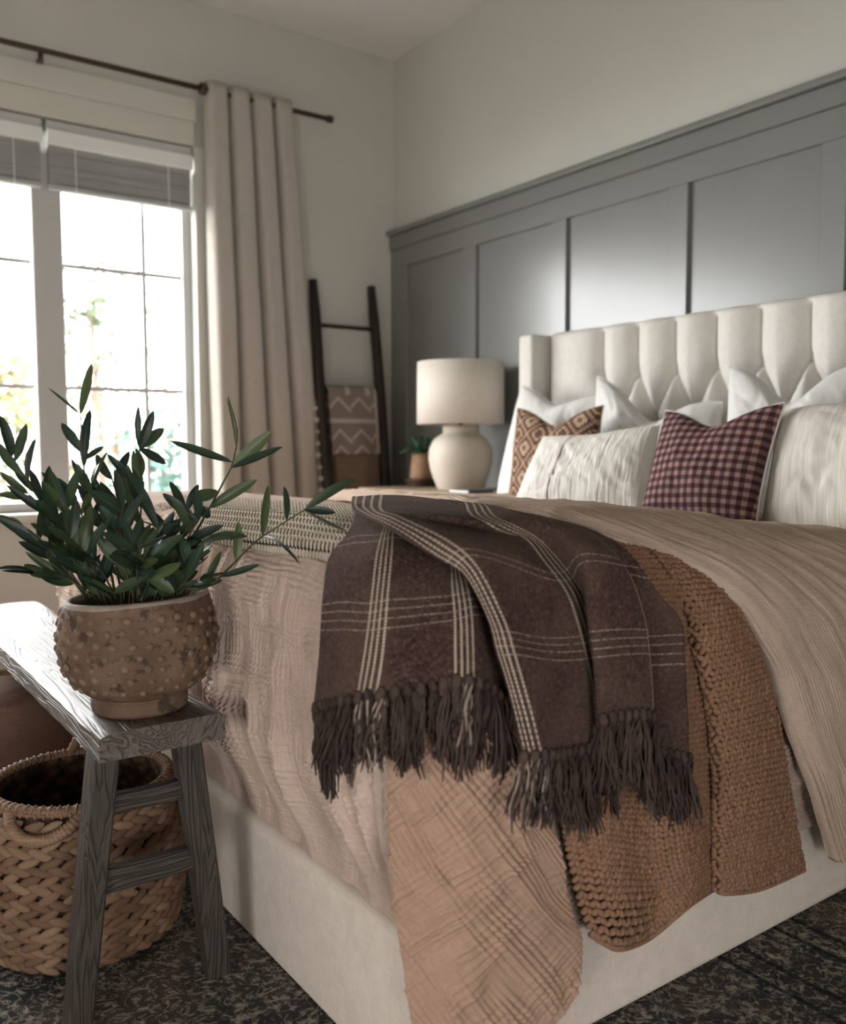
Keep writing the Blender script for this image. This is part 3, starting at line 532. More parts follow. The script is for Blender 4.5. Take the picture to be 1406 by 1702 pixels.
# painted casing above and beside the opening
box('window_casing', (WIN[0]-.11, YW-.02, WIN[3]+.0), (WIN[1]+.005, YW, WIN[3]+.115), M['casing'], w, .004)
box('window_casing', (WIN[0]-.12, YW-.03, WIN[3]+.115), (WIN[1]+.015, YW, WIN[3]+.225), M['casing'], w, .006)
box('window_casing', (WIN[1], YW-.02, WIN[2]-.05), (WIN[1]+.10, YW, WIN[3]), M['casing'], w, .004)
box('window_casing', (WIN[0]-.10, YW-.02, WIN[2]-.05), (WIN[0], YW, WIN[3]), M['casing'], w, .004)
for ch in w.children: struct(ch)
window_unit('fill_window_back', 0, XB, BACK_FILL_WIN, [(BACK_FILL_WIN[0]+.045, -.18), (-.12, BACK_FILL_WIN[1]-.045)], [([], []), ([], [])], depth=-.05)  # unseen window, added to let fill light in from behind the camera
window_unit('fill_window_side', 1, YB, SIDE_FILL_WIN, [(SIDE_FILL_WIN[0]+.045, -.03), (.03, SIDE_FILL_WIN[1]-.045)], [([], []), ([], [])], depth=-.05)  # second unseen window, added as low fill for the bed's near side

# ------------------------------------------------------------------ grey board panelling on the head wall
wain = empty('trim_1', (0, 0, 0)); struct(wain)
STILES = [(4.177, YW), (3.564, 3.667), (2.925, 3.021), (2.267, 2.366), (1.631, 1.725), (.98, 1.08), (.33, .43), (-.32, -.22)]
for i, (a, b) in enumerate(STILES):
    struct(box('stile', (XW-.030, a, .16), (XW-.002, b, 2.005), M['panel'], wain, .003, 1))
    if i+1 < len(STILES):
        lo, hi = STILES[i+1][1], a
        struct(box('panel', (XW-.012, lo, .16), (XW-.001, hi, 2.005), M['panel'], wain))
struct(box('rail', (XW-.030, -.32, 2.005), (XW-.002, YW, 2.108), M['panel'], wain, .003, 1))
struct(box('frieze', (XW-.040, -.32, 2.108), (XW-.002, YW, 2.185), M['panel'], wain, .004, 1))
struct(box('cap', (XW-.062, -.32, 2.185), (XW-.002, YW, 2.212), M['panel'], wain, .006, 2))
struct(box('rail', (XW-.030, -.32, .0), (XW-.002, YW, .16), M['panel'], wain, .003, 1))

# ------------------------------------------------------------------ the rug
rug = box('rug', (-.9, -.6, .001), (2.55, 3.35, .012), M['rug'], bev=.004)
tag(rug, 'worn dark oriental rug under the bed and bench', 'rug')
# rug object coordinates run from its centre; shift so that its border lines fall beside the bed
for v in rug.data.vertices: v.co.x -= .4
rug.location.x += .4

# ------------------------------------------------------------------ the bed
bed = empty('bed', (1.75, 1.98, 0))
tag(bed, 'upholstered oat linen bed with tall button-tufted headboard against the grey wall', 'bed')
FX, NY, FY = .715, 1.009, 2.955
def soft_box(name, lo, hi, mat, bev, parent): 
    return box(name, lo, hi, mat, parent, bev, 5, True)
soft_box('foot_rail', (FX, NY+.0, .014), (FX+.075, FY, .272), M['rail'], .022, bed)
soft_box('side_rail', (FX+.06, NY, .014), (2.70, NY+.075, .272), M['rail'], .022, bed)
soft_box('side_rail', (FX+.06, FY-.075, .014), (2.70, FY, .272), M['rail'], .022, bed)
for y in (1.0, 2.864):
    soft_box('wing', (2.615, y, .014), (2.855, y+.09, 1.475), M['headboard'], .016, bed)
def headboard():
    y0, y1, z0, z1 = 1.09, 2.864, .35, 1.492
    ny, nz = 260, 130
    ys = np.linspace(y0, y1, ny); zs = np.linspace(z0, z1, nz)
    by = [2.575-.1805*k for k in range(0, 9)]
    dz = .17
    btn = []
    for r in range(4):
        off = 0 if r % 2 == 0 else .09
        for b in by + [by[-1]-.1805]:
            yy = b-off+(.18 if r % 2 and False else 0)
            if y0+.09 < yy < y1-.12: btn.append((yy, 1.283-dz*r/1.0))
    B = np.array(btn)
    Y, Z = np.meshgrid(ys, zs)
    H = np.zeros_like(Y)
    # distance to creases: diagonals between neighbouring buttons and verticals from the top row
    segs = []
    for (a, b) in btn:
        for (c, d) in btn:
            if abs(abs(a-c)-.09) < .02 and abs((b-d)-dz) < .02: segs.append((a, b, c, d))
        if abs(b-1.283) < .01: segs.append((a, b, a+.002, z1-.035))
    dmin = np.full(Y.shape, 9.)
    for (a, b, c, d) in segs:
        ax, az = c-a, d-b; L2 = ax*ax+az*az
        t = np.clip(((Y-a)*ax+(Z-b)*az)/L2, 0, 1)
        dmin = np.minimum(dmin, np.hypot(Y-a-t*ax, Z-b-t*az))
    db = np.full(Y.shape, 9.)
    for (a, b) in btn: db = np.minimum(db, np.hypot(Y-a, Z-b))
    puff = .072*(1-np.exp(-(dmin/.034)**.9)) 
    H = .035+puff-.018*np.exp(-(db/.022)**2)
    # rounded rim of the panel
    e = np.minimum(np.minimum(Y-y0, y1-Y), z1-Z)
    H *= np.clip(1-np.exp(-np.maximum(e, 0)/.012), 0, 1)**.7
    for i in range(nz):
        for j in range(0, ny): H[i, j] += .0016*fbm(Y[i, j]*22, Z[i, j]*9)
    X = 2.80-H
    S = np.stack([X, Y, Z], -1) - np.array([1.75, 1.98, 0])
    o = from_pd('headboard_panel', S.reshape(-1, 3), grid_faces(nz, ny), M['headboard'], bed, True)
    b = box('headboard_back', (2.80, y0, .014), (2.855, y1, z1-.004), M['headboard'], bed, .01)
    v, f = lathe([(.0005, .007), (.006, .0065), (.0105, .0035), (.012, -.002)], 16)
    me = None
    for (a, c) in btn:
        if c < .9: continue
        if me is None:
            q = from_pd('button', v, f, M['button'], o, True); me = q.data
        else:
            q = bpy.data.objects.new('button', me); C.objects.link(q); q.parent = o
        q.location = (2.80-.028-1.75, a-1.98, c); q.rotation_euler = (0, -PI/2, 0)
headboard()
matt = box('mattress', (.80, 1.075, .10), (2.60, 2.90, .66), M['mattress'], bev=.06, seg=4, smooth=True)
tag(matt, 'thick white mattress lying in the bed frame under the duvet', 'mattress')

# ------------------------------------------------------------------ the duvet (a cloth over a rounded box)
X0, Y0, Y1, RR = .665, .965, 3.0, .15
def ztop(x):
    t = min(max((x-1.0)/1.0, 0), 1); return .855-.085*t*t*(3-2*t)
def profile(d, foot):
    """(outward distance from the inner edge, drop) of the cloth after a length d; foot in 0..1"""
    q = RR*PI/2
    if d < q:
        a = d/RR; return RR*math.sin(a), RR*(1-math.cos(a))
    dd = d-q; r, z = RR, RR+dd
    zb = .855-z
    if foot > 0:
        t = min(max((.50-zb)/.22, 0), 1); r -= .068*foot*t*t*(3-2*t)
    if foot < 1:
        t = min(max((.42-zb)/.22, 0), 1); r -= .026*(1-foot)*t*t*(3-2*t)
    return r, z
def outward(S, N):
    """flip normals so that they point away from the bed"""
    c = np.array((1.6, 1.98, .3)); s = np.sum(N*(S-c), axis=2)
    return N if np.mean(s) > 0 else -N

def make_duvet():
    duv = empty('duvet', (1.7, 1.98, .6)); O = np.array((1.7, 1.98, .6))
    tag(duv, 'taupe crinkled gauze duvet over the bed, folded back towards the pillows', 'duvet')
    xi, yi, yj, xe = X0+RR, Y0+RR, Y1-RR, 2.56
    v, f, uv = [], [], []
    nx, ny = 110, 110
    def top_noise(x, y): return .010*fbm(x*3.1, y*3.1, 3)+.005*fbm(x*9, y*9, 8)
    for i in range(nx):
        for j in range(ny):
            x = xi+(xe-xi)*i/(nx-1); y = yi+(yj-yi)*j/(ny-1)
            v.append((x, y, ztop(x)+top_noise(x, y))); uv.append((x, y))
    f += grid_faces(nx, ny)
    # skirt all round from the head on the window side to the head on the near side
    B = []
    for k in range(60): x = xe+(xi-xe)*k/59; B.append((x, yj, 0, 1, 0))
    for k in range(1, 25): a = PI/2+PI/2*k/25; B.append((xi, yj, math.cos(a), math.sin(a), k/25))
    for k in range(620):
        y = yj+(1.80-yj)*k/200 if k < 200 else 1.80+(yi-1.80)*(k-200)/419
        B.append((xi, y, -1, 0, 1))
    for k in range(1, 110): a = PI+PI/2*k/110; B.append((xi, yi, math.cos(a), math.sin(a), 1-k/110))
    for k in range(240): x = xi+(xe-xi)*k/239; B.append((x, yi, 0, -1, 0))
    nb = len(B); nd = 330
    q = np.array(B); QX, QY, NX, NY_, FT = [q[:, k][:, None] for k in range(5)]
    s = QX*np.abs(NY_)-QY*np.abs(NX)+np.arctan2(NY_, NX)*.15
    hem = np.where(FT > .5, .268, .268*FT+.218*(1-FT))
    D = (RR*PI/2+(.855-RR-hem))*np.linspace(0, 1, nd)[None, :]
    R = np.zeros((nb, nd)); Z = np.zeros((nb, nd))
    for a in range(nb):
        for m in range(nd): R[a, m], Z[a, m] = profile(D[a, m], B[a][4])
    low = np.clip((Z-.12)/.45, 0, 1.1)
    w = (.018*vnoise(s*7.5+0*Z, Z*.9, 1)+.012*vnoise(s*19+0*Z, Z*1.6, 5)+.007*vnoise(s*38+0*Z, Z*2.2, 9))*low
    fold = np.zeros_like(Z)
    for (yc, wd, am) in ((1.155, .016, .030), (1.36, .026, .034), (1.47, .02, .022), (1.60, .03, .026), (1.225, .02, -.026), (1.415, .018, -.026), (1.53, .018, -.02), (2.1, .05, .012)):
        fold += am*np.exp(-((QY-yc-.05*(Z-.4))/wd)**2)*np.minimum(low*1.1, 1)
    w = np.where(FT > .9, np.minimum(np.maximum(w+fold, -.03), np.where(QY > 1.42, .014, .03)), np.clip(w, -.02, .012))*np.where(FT < .1, .5, 1)
    U = QX+NX*D; V_ = QY+NY_*D
    w = w*(1-.8*np.clip((Z-.46)/.12, 0, 1))
    cr = crinkle(U, V_, .0115, .0105, .07, .07, 1.0, 1.0, 3)
    damp = np.clip(D/.03, 0, 1)*np.clip((D[:, -1:]-D)/.05, .25, 1)
    R2 = R+w+(.0115*cr-.009)*damp*np.clip(R/RR, 0, 1)
    X = QX+NX*R2; Y = QY+NY_*R2
    zt_ = np.array([ztop(b[0]) for b in B])[:, None]
    tn = np.array([top_noise(b[0], b[1]) for b in B])[:, None]
    ZZ = zt_-Z*(zt_-hem)/(.855-hem)+tn*np.clip(1-D/.2, 0, 1)+(.0115*cr-.009)*damp*(1-np.clip(R/RR, 0, 1)**2)
    S = np.stack([X+0*ZZ, Y+0*ZZ, ZZ], -1); UV = np.stack([U, V_], -1)
    o = grid_mesh('duvet_sides', S, M['gauze'], duv, UV, O)
    T = np.array(v).reshape(nx, ny, 3); ot = grid_mesh('duvet_top', T, M['gauze'], duv, np.array(uv), O)
    # the folded-back part: a thick roll whose front edge runs down the near side
    EDGE = [(-.95, .93), (-.5, .84), (-.2, .87), (.027, .944), (.063, 1.007), (.098, 1.076), (.116, 1.143), (.14, 1.209), (.182, 1.289), (.222, 1.36), (.318, 1.453), (.443, 1.517), (.547, 1.582), (.683, 1.676), (.72, 1.70)]
    EDGE = [(-1.55, 1.50), (-.9, 1.36), (-.45, 1.15), (-.15, .985)] + EDGE[4:]
    ed = np.array(EDGE)
    nd2, nw = 300, 560
    v, uv = [], []
    ds = np.linspace(-1.55, .72, nd2)
    xs = np.interp(ds, ed[:, 0], ed[:, 1])
    for _ in range(3): xs[1:-1] = (xs[:-2]+xs[1:-1]*2+xs[2:])/4
    for i, d in enumerate(ds):
        for j in range(nw):
            # w: arc across the roll, then on towards the head
            t = j/(nw-1)
            if t < .18:
                a = (t/.18)*PI*.55
                w = .045*(1-math.cos(a))*1.0; off = .006+.042*math.sin(min(a, PI/2))
            else:
                w = .052+(t-.18)/.82*(2.56-xs[i]-.06); off = .048
            back = max(0, (w-.75)/.5)
            off = off*(1-.5*min(1, back))
            x = xs[i]+w
            off += .006*fbm(x*6, d*4, 2)+.003*fbm(x*16, d*5, 7)
            if d < 0: q, n, zz = Y0+RR-d, 0, ztop(x); p = (x, q, zz+off)
            else:
                r, z = profile(d, 0)
                if d < RR*PI/2: a = d/RR
                else: a = PI/2
                flare = .02*max(0, (d-.35)/.35)
                p = (x, Y0+RR-r-(off+flare)*math.sin(a)-(.002 if a > 1 else 0), ztop(x)-z+off*math.cos(a))
            v.append(p); uv.append((w+.02*t, d))
    S = np.array(v).reshape(nd2, nw, 3); UV = np.array(uv).reshape(nd2, nw, 2); N = outward(S, grid_normals(S))
    cr = crinkle(UV[:, :, 0], UV[:, :, 1], .0095, .012, .12, .03, 1.15, .35, 7)
    S = S+N*((.0058*cr-.004)[:, :, None])
    o2 = grid_mesh('folded_back_layer', S, M['gauze_shaded'], duv, UV, O)
    solid(o2, .012, -1)
    o2['label'] = 'thick folded-back layer with fine lengthwise crinkles'
make_duvet()

# ------------------------------------------------------------------ throws on the bed
def smooth_noise(S, N, amp, fr, seed):
    for i in range(S.shape[0]):
        for j in range(S.shape[1]):
            S[i, j] += N[i, j]*amp*fbm(S[i, j][0]*fr, S[i, j][1]*fr+seed, S[i, j][2]*fr)
    return S
# tan muslin blanket over the corner
S, tr, tc = surf(TAN, 380, 250); N = outward(S, grid_normals(S))
A, Bv = np.meshgrid(tc*.085, tr*.115); ang = .60
UV = np.stack([A*math.cos(ang)-Bv*math.sin(ang), A*math.sin(ang)+Bv*math.cos(ang)], -1)
big = vnoise(A*14, Bv*9, 4)*.007+vnoise(A*30, Bv*22, 8)*.0035
cr = crinkle(UV[:, :, 0], UV[:, :, 1], .0135, .0135, .10, .10, 1.0, 1.0, 11)
S = S+N*((big+.0062*cr-.005)[:, :, None])
tan = grid_mesh('muslin_blanket', S, M['tan'], None, UV); solid(tan, .006, -1)
tag(tan, 'tan crinkled muslin blanket hanging over the bed corner below the striped throw', 'blanket')

# caramel chunky-knit throw: ground cloth and yarn bumps
S, tr, tc = surf(KNIT, 120, 80); N = outward(S, grid_normals(S))
knit = empty('knit_throw', tuple(np.round(S[60, 40], 3))); KO = np.array(knit.location)
tag(knit, 'caramel chunky knitted throw hanging down the bed side, beside the tan muslin', 'throw')
base = grid_mesh('knit_ground', S-N*.004, M['knit_base'], knit, None, KO); solid(base, .006, -1)
def capsule_cloud(name, items, mat, parent, O, rings=5, sides=6):
    """one mesh of many small bent yarn lumps; items: (centre, along, normal, length, radius, bow)"""
    V, F = [], []
    prof = [(-.5, .25), (-.36, .8), (0, 1), (.36, .8), (.5, .25)]
    for (c, a, n, L, r, bow) in items:
        b = np.cross(n, a); base = len(V)
        for (s, k) in prof:
            ctr = c+a*(s*L)+n*(bow*(1-4*s*s))
            for q in range(sides):
                an = 2*PI*q/sides; V.append(ctr+(b*math.cos(an)+n*math.sin(an))*(r*k))
        for i in range(len(prof)-1):
            for q in range(sides):
                F.append((base+i*sides+q, base+i*sides+(q+1) % sides, base+(i+1)*sides+(q+1) % sides, base+(i+1)*sides+q))
        F.append(tuple(base+q for q in range(sides))[::-1]); F.append(tuple(base+(len(prof)-1)*sides+q for q in range(sides)))
    return stuff(from_pd(name, np.array(V)-O, F, mat, parent, True))
def resample(P, step_r, step_c, shift=.5):
    """walk a fine surface grid at even distances; yields point, column direction, row direction, normal, r, c"""
    R, Cc = P.shape[:2]
    rl = np.concatenate([[0], np.cumsum(np.mean(np.linalg.norm(np.diff(P, axis=0), axis=2), axis=1))])
    nr = max(2, int(rl[-1]/step_r))
    for a in range(nr):
        fi = np.interp((a+.5)/nr*rl[-1], rl, np.arange(R)); i = min(int(fi), R-2); u = fi-i
        row = P[i]*(1-u)+P[i+1]*u
        cl = np.concatenate([[0], np.cumsum(np.linalg.norm(np.diff(row, axis=0), axis=1))]); nc = max(2, int(cl[-1]/step_c))
        for b in range(nc):
            sh = shift if a % 2 else 0
            s = (b+.25+sh)/nc*cl[-1]
            if s > cl[-1]: continue
            fj = np.interp(s, cl, np.arange(Cc)); j = min(int(fj), Cc-2); w = fj-j
            p = row[j]*(1-w)+row[j+1]*w
            ac = row[j+1]-row[j]; ac /= max(np.linalg.norm(ac), 1e-9)
            ar = P[i+1, j]-P[i, j]; ar /= max(np.linalg.norm(ar), 1e-9)
            n = np.cross(ac, ar); n /= max(np.linalg.norm(n), 1e-9)
            yield p, ac, ar, n, a, b, nr, nc
items = []; sgn = None
for p, ac, ar, n, a, b, nr, nc in resample(S, .0100, .0086, 0):
    if sgn is None: sgn = 1 if n @ (p-np.array((1.6, 1.98, .3))) > 0 else -1
    n = n*sgn; k = 1 if b % 2 else -1
    d = ac*.75*k+ar*(.8)+ar*random.uniform(-.15, .15); d -= n*(d @ n); d /= np.linalg.norm(d)
    items.append((p+n*random.uniform(.001, .004), d, n, 0.0165*random.uniform(.9, 1.1), .0055*random.uniform(.85, 1.12), .0026))
# looped bottom edge
row = S[-1]
for j in range(0, 79, 1):
    for w in (0, .5):
        p = row[j]*(1-w)+row[min(j+1, 79)]*w; t = row[min(j+1, 79)]-row[j]; t /= max(np.linalg.norm(t), 1e-9)
        items.append((p+np.array((0, -.004, -.004)), t*.8+np.array((0, 0, .5 if w else -.5)), np.array((0, -1., 0)), .014, .0042, .002))
yarn = capsule_cloud('yarn_stitches', items, M['knit'], knit, KO)

# dark and cream herringbone knit lying across the foot of the bed
S, tr, tc = surf(HERR, 60, 140); N = grid_normals(S)
if N[:, :, 2].mean() < 0: N = -N
herr = empty('herringbone_throw', tuple(np.round(S[30, 70], 3))); HO = np.array(herr.location)
tag(herr, 'dark and cream herringbone knitted throw across the bed foot behind the plant', 'throw')
b_ = grid_mesh('knit_ground', S, M['herr_base'], herr, None, HO); solid(b_, .004, -1)
items = []
for p, ac, ar, n, a, b, nr, nc in resample(S, .017, .0125):
    if n[2] < 0: n = -n
    k = 1 if a % 2 else -1
    d = ar+ac*(.55*k); d -= n*(d @ n); d /= np.linalg.norm(d)
    items.append((p+n*.003, d, n, .022, .0029, .002))
for j in range(0, 139, 2):
    t_ = S[-1][min(j+1, 139)]-S[-1][max(j-1, 0)]; t_ /= np.linalg.norm(t_)
    items.append((S[-3][j]+np.array((-.001, -.0005, .001)), np.array((0, 0, .9))+t_*.42, np.array((-.9, -.3, .1)), .022, .0040, .002))
capsule_cloud('yarn_stitches', items, M['herr_yarn'], herr, HO)

# brown striped wool throw, folded once, both fringed ends hanging over the foot corner
def striped():
    NR, NC = 190, 150
    S, tr, tc = surf(STRIPED, NR, NC); N = grid_normals(S)
    root = empty('striped_throw', tuple(np.round(S[40, 60], 3))); O = np.array(root.location)
    tag(root, 'dark brown wool throw with cream stripes and fringe draped over the bed foot', 'throw')
    nL = 7; uv = []
    for i in range(NR):
        r = tr[i]
        for j in range(NC):
            k = min(max(r-(nL-1), 0), 1)          # 0 on the under layer, 1 on the upper one
            u = tc[j]-2*(1-k); vL = r; vR = 15-r
            uv.append((u, vL if r < nL-.5 else vR))
    for i in range(NR):
        for j in range(NC):
            p = S[i, j]; S[i, j] += np.array((-.5, -.6, .5))*(.006*fbm(p[0]*11, p[1]*11, p[2]*11+(9 if tr[i] > 6.5 else 0)))
    o = grid_mesh('woven_cloth', S, M['wool'], root, np.array(uv), O); solid(o, .007, 0)
    # tassels: a knot and a bundle of loose yarns
    variants = []
    for q in range(9):
        v, f = [], []
        rnd = random.Random(q*7+1)
        kn = [(0, 0, .006), (.0008, 0, .001), (-.0008, .0006, -.007), (0, 0, -.013)]
        tube(kn, [.0032, .0058, .0064, .0048], 8, v, f)
        nk = len(f)
        Lh = rnd.uniform(.088, .112)
        for s in range(22):
            an = rnd.uniform(0, 2*PI); sp = rnd.uniform(.1, 1)*.017; Ls = Lh*rnd.uniform(.75, 1.08); ph = rnd.uniform(0, 6); wa = rnd.uniform(.0015, .0048)
            pts = []
            for m in range(7):
                t = m/6; rr = .003+sp*t**1.1
                pts.append((math.cos(an)*rr+wa*math.sin(ph+t*7), math.sin(an)*rr*.6+wa*math.cos(ph*1.3+t*6), -.008-Ls*t))
            tube(pts, [.00145]*6+[.0009], 5, v, f)
        me = bpy.data.meshes.new('tassel'); me.from_pydata(v, [], f); me.polygons.foreach_set('use_smooth', [True]*len(f))
        me.materials.append(M['fringe']); me.materials.append(M['fringe_cream'])
        cream = 0 if q < 6 else 1
        if cream:
            per = (len(f)-nk)//22
            for s in range(22):
                if s % 4 == 1:
                    for pidx in range(nk+s*per, nk+(s+1)*per): me.polygons[pidx].material_index = 1
        variants.append(me)
    for row, seed, sp in ((0, 3, .0185), (NR-1, 5, .0165)):
        P = S[row]; cl = np.concatenate([[0], np.cumsum(np.linalg.norm(np.diff(P, axis=0), axis=1))])
        n = int(cl[-1]/sp); rnd = random.Random(seed)
        for k in range(n+1):
            fj = np.interp(cl[-1]*k/n, cl, np.arange(NC)); j = min(int(fj), NC-2); p = P[j]*(1-(fj-j))+P[j+1]*(fj-j)
            u = tc[j]-(2 if row == 0 else 0)
            inb = 0 <= u <= 1 or 3 <= u <= 4
            me = variants[6+rnd.randrange(3)] if inb and rnd.random() < .7 else variants[rnd.randrange(6)]
            q = bpy.data.objects.new('tassel', me); C.objects.link(q); q.parent = root
            out = np.array((-.55, -.8, 0))*.004 if row == 0 else np.array((-.3, -.95, 0))*.005
            q.location = Vector(p+out-O); q.rotation_euler = (rnd.uniform(-.16, .16), rnd.uniform(-.20, .20), rnd.uniform(0, 6.28))
            q.scale = (1.15, 1.15, rnd.uniform(.85, 1.15))
striped()
# ------------------------------------------------------------------ pillows and cushions
def pillow(name, key, thick, front, back, label, chop=.0, pinch=.06, seed=0, group='cushions and pillows on the bed', uvs=(1, 1), belly=.46, wr=.006):
    TL, TR, BL, BR = [np.array(c) for c in PIL[key]]
    n = np.cross(TR-TL, BL-TL); n /= np.linalg.norm(n)
    if n[0] > 0: n = -n                                    # faces the foot of the bed
    O = (BL+BR)/2; root = empty(name, tuple(O)); tag(root, label, 'pillow', group)
    W, H = np.linalg.norm(TR-TL), np.linalg.norm(TL-BL)
    k = 61
    halves = []
    for side in (1, -1):
        v, uv = [], []
        for i in range(k):
            for j in range(k):
                a, b = 2*j/(k-1)-1, 2*i/(k-1)-1            # a across, b upwards
                aa = a*(1-pinch*(1-b*b)); bb = b*(1-pinch*1.1*(1-a*a))
                dip = chop*math.exp(-(a/.5)**2)*max(0, (b+.2)/1.2)**1.6
                s, t = (aa+1)/2, (bb+1)/2-dip
                p = BL*(1-s)*(1-t)+BR*s*(1-t)+TL*(1-s)*t+TR*s*t
                th = thick/2*(max(0, (1-a*a))*max(0, (1-b*b)))**belly
                th *= 1+.10*fbm(a*1.7+seed, b*1.7, 1)
                th *= 1-.35*chop/.2*math.exp(-(a/.25)**2)*max(0, b) if chop else 1
                e = (1-abs(a)**4)*(1-abs(b)**4)
                wri = wr*(fbm(a*3.5+seed, b*2.2, 4)+.7*fbm(a*9+b*5, b*3-a*4, seed))*e
                cre = abs(fbm(a*2.2+b*1.1+seed*3, b*.9-a*.7, seed)); wri -= wr*1.6*max(0, 1-cre/.10)*e*max(0, .3+fbm(a*1.3, b*1.3, seed+2))
                v.append(p+n*(side*th+wri*side)-O); uv.append((s*uvs[0], t*uvs[1]))
        f = grid_faces(k, k)
        halves.append(from_pd('front_cover' if side == 1 else 'back_cover', v, f, front if side == 1 else back, root, True, uv))
    # edge seam
    idx = [(0, j) for j in range(k)]+[(i, k-1) for i in range(1, k)]+[(k-1, j) for j in range(k-2, -1, -1)]+[(i, 0) for i in range(k-2, 0, -1)]
    pts = [halves[0].data.vertices[i*k+j].co.copy() for i, j in idx]; pts.append(pts[0])
    sv, sf = tube(pts, .0028, 5)
    from_pd('seam', sv, sf, back, root, True)
    return root
pillow('pillow', 'sham_far', .19, M['white_linen'], M['white_linen'], 'white sleeping pillow at the bed edge nearest the lamp, behind the kilim cushion', .10, .05, 1, wr=.009)
pillow('pillow', 'sham_mid', .17, M['white_linen'], M['white_linen'], 'white linen pillow standing against the headboard between kilim and gingham cushions', .24, .04, 2, wr=.012)
pillow('pillow', 'sham_near', .17, M['white_linen'], M['white_linen'], 'white linen pillow peaking above the gingham cushion', .22, .04, 3, wr=.010)
pillow('pillow', 'sham_front', .20, M['slub'], M['white_linen'], 'greige slub pillow beside the gingham cushion, in front of the headboard', .06, .04, 4, wr=.007)
pillow('cushion', 'kilim', .13, M['kilim'], M['kilim'], 'brown and gold kilim cushion with diamond pattern near the lamp', .15, .07, 5, wr=.004)
pillow('cushion', 'gingham', .14, M['gingham'], M['cream_rib'], 'plum gingham checked cushion with cream back', .14, .07, 6, wr=.004)
pillow('cushion', 'lumbar', .15, M['cream_rib'], M['cream_rib'], 'cream crinkled lumbar cushion with thin plum stripe in front of the kilim one', .03, .04, 7, wr=.007)

# ------------------------------------------------------------------ nightstand and what stands on it
ns = empty('nightstand', (2.63, 3.46, 0)); tag(ns, 'pale oak nightstand between the bed and the window wall', 'nightstand')
TZ = .79
box('table_top', (2.39, 3.03, TZ-.035), (2.855, 3.93, TZ), M['night'], ns, .005)
box('cabinet_body', (2.42, 3.06, .10), (2.85, 3.90, TZ-.035), M['night'], ns, .004)
for z0_, z1_ in ((.12, .42), (.435, TZ-.05)):
    d_ = box('drawer', (2.405, 3.085, z0_), (2.42, 3.875, z1_), M['night'], ns, .004)
    kb = box('knob', (2.385, 3.46, (z0_+z1_)/2-.012), (2.405, 3.50, (z0_+z1_)/2+.012), M['dark_iron'], d_, .004)
for x_ in (2.44, 2.80):
    for y_ in (3.08, 3.85): box('leg', (x_, y_, .012 if x_ < 2.5 else .0), (x_+.04, y_+.04, .10), M['night'], ns, .004)

lamp = empty('table_lamp', (2.62, 3.365, TZ)); tag(lamp, 'cream stoneware urn lamp with wide linen drum shade on the nightstand', 'lamp')
v, f = lathe([(.001, 0), (.104, 0), (.112, .012), (.128, .05), (.145, .10), (.153, .15), (.150, .195), (.132, .235), (.104, .258), (.088, .266), (.084, .272), (.086, .290), (.088, .30), (.082, .306), (.03, .308), (.001, .308)], 56)
from_pd('urn_body', v, f, M['ceramic'], lamp, True)
v, f = lathe([(.011, .305), (.011, .37), (.018, .372), (.018, .42), (.001, .42)], 20); from_pd('lamp_holder', v, f, M['dark_iron'], lamp, True)
v, f = lathe([(.001, .42), (.02, .425), (.032, .455), (.03, .485), (.001, .505)], 20); from_pd('bulb', v, f, M['paper'], lamp, True)
v, f = lathe([(.206, .312), (.208, .312), (.205, .602), (.203, .602), (.206, .312)], 72); from_pd('lamp_shade', v, f, M['shade'], lamp, True)
sv, sf = [], []
for a in range(3):
    an = 2*PI*a/3; tube([(.011*math.cos(an), .011*math.sin(an), .365), (.205*math.cos(an), .205*math.sin(an), .345)], .0025, 6, sv, sf)
from_pd('shade_spider', sv, sf, M['dark_iron'], lamp)

riser = empty('wooden_riser', (2.70, 3.80, TZ)); tag(riser, 'small dark wooden riser under the terracotta pot on the nightstand', 'riser')
v, f = lathe([(.001, 0), (.075, 0), (.075, .012), (.07, .016), (.085, .022), (.088, .034), (.084, .040), (.001, .040)], 36); from_pd('disc', v, f, M['riser'], riser, True)
tp = empty('potted_plant', (2.70, 3.80, TZ+.040)); tag(tp, 'small green plant in a plain terracotta pot beside the lamp', 'plant')
v, f = lathe([(.001, 0), (.058, 0), (.062, .01), (.056, .07), (.046, .125), (.043, .132), (.038, .132), (.040, .11), (.001, .108)], 36); from_pd('pot', v, f, M['terracotta'], tp, True)
rl = random.Random(5)
lv_, lf_ = [], []
for k in range(12):
    an = rl.uniform(0, 2*PI); h = rl.uniform(.02, .09); rr = rl.uniform(.07, .17)
    tube([(0, 0, .11), (.35*rr*math.cos(an), .35*rr*math.sin(an), .125+h), (rr*math.cos(an), rr*math.sin(an), .11+h*.6)], [.004, .015, .002], 5, lv_, lf_)
stuff(from_pd('foliage', lv_, lf_, M['leaf_far'], tp, True))
bk = empty('book', (2.50, 3.13, TZ)); tag(bk, 'thin dark grey book lying on the nightstand beside the pillows', 'book')
box('cover', (2.43, 3.06, TZ), (2.57, 3.20, TZ+.016), M['book'], bk, .003)
box('pages', (2.427, 3.065, TZ+.003), (2.569, 3.198, TZ+.013), M['paper'], bk)

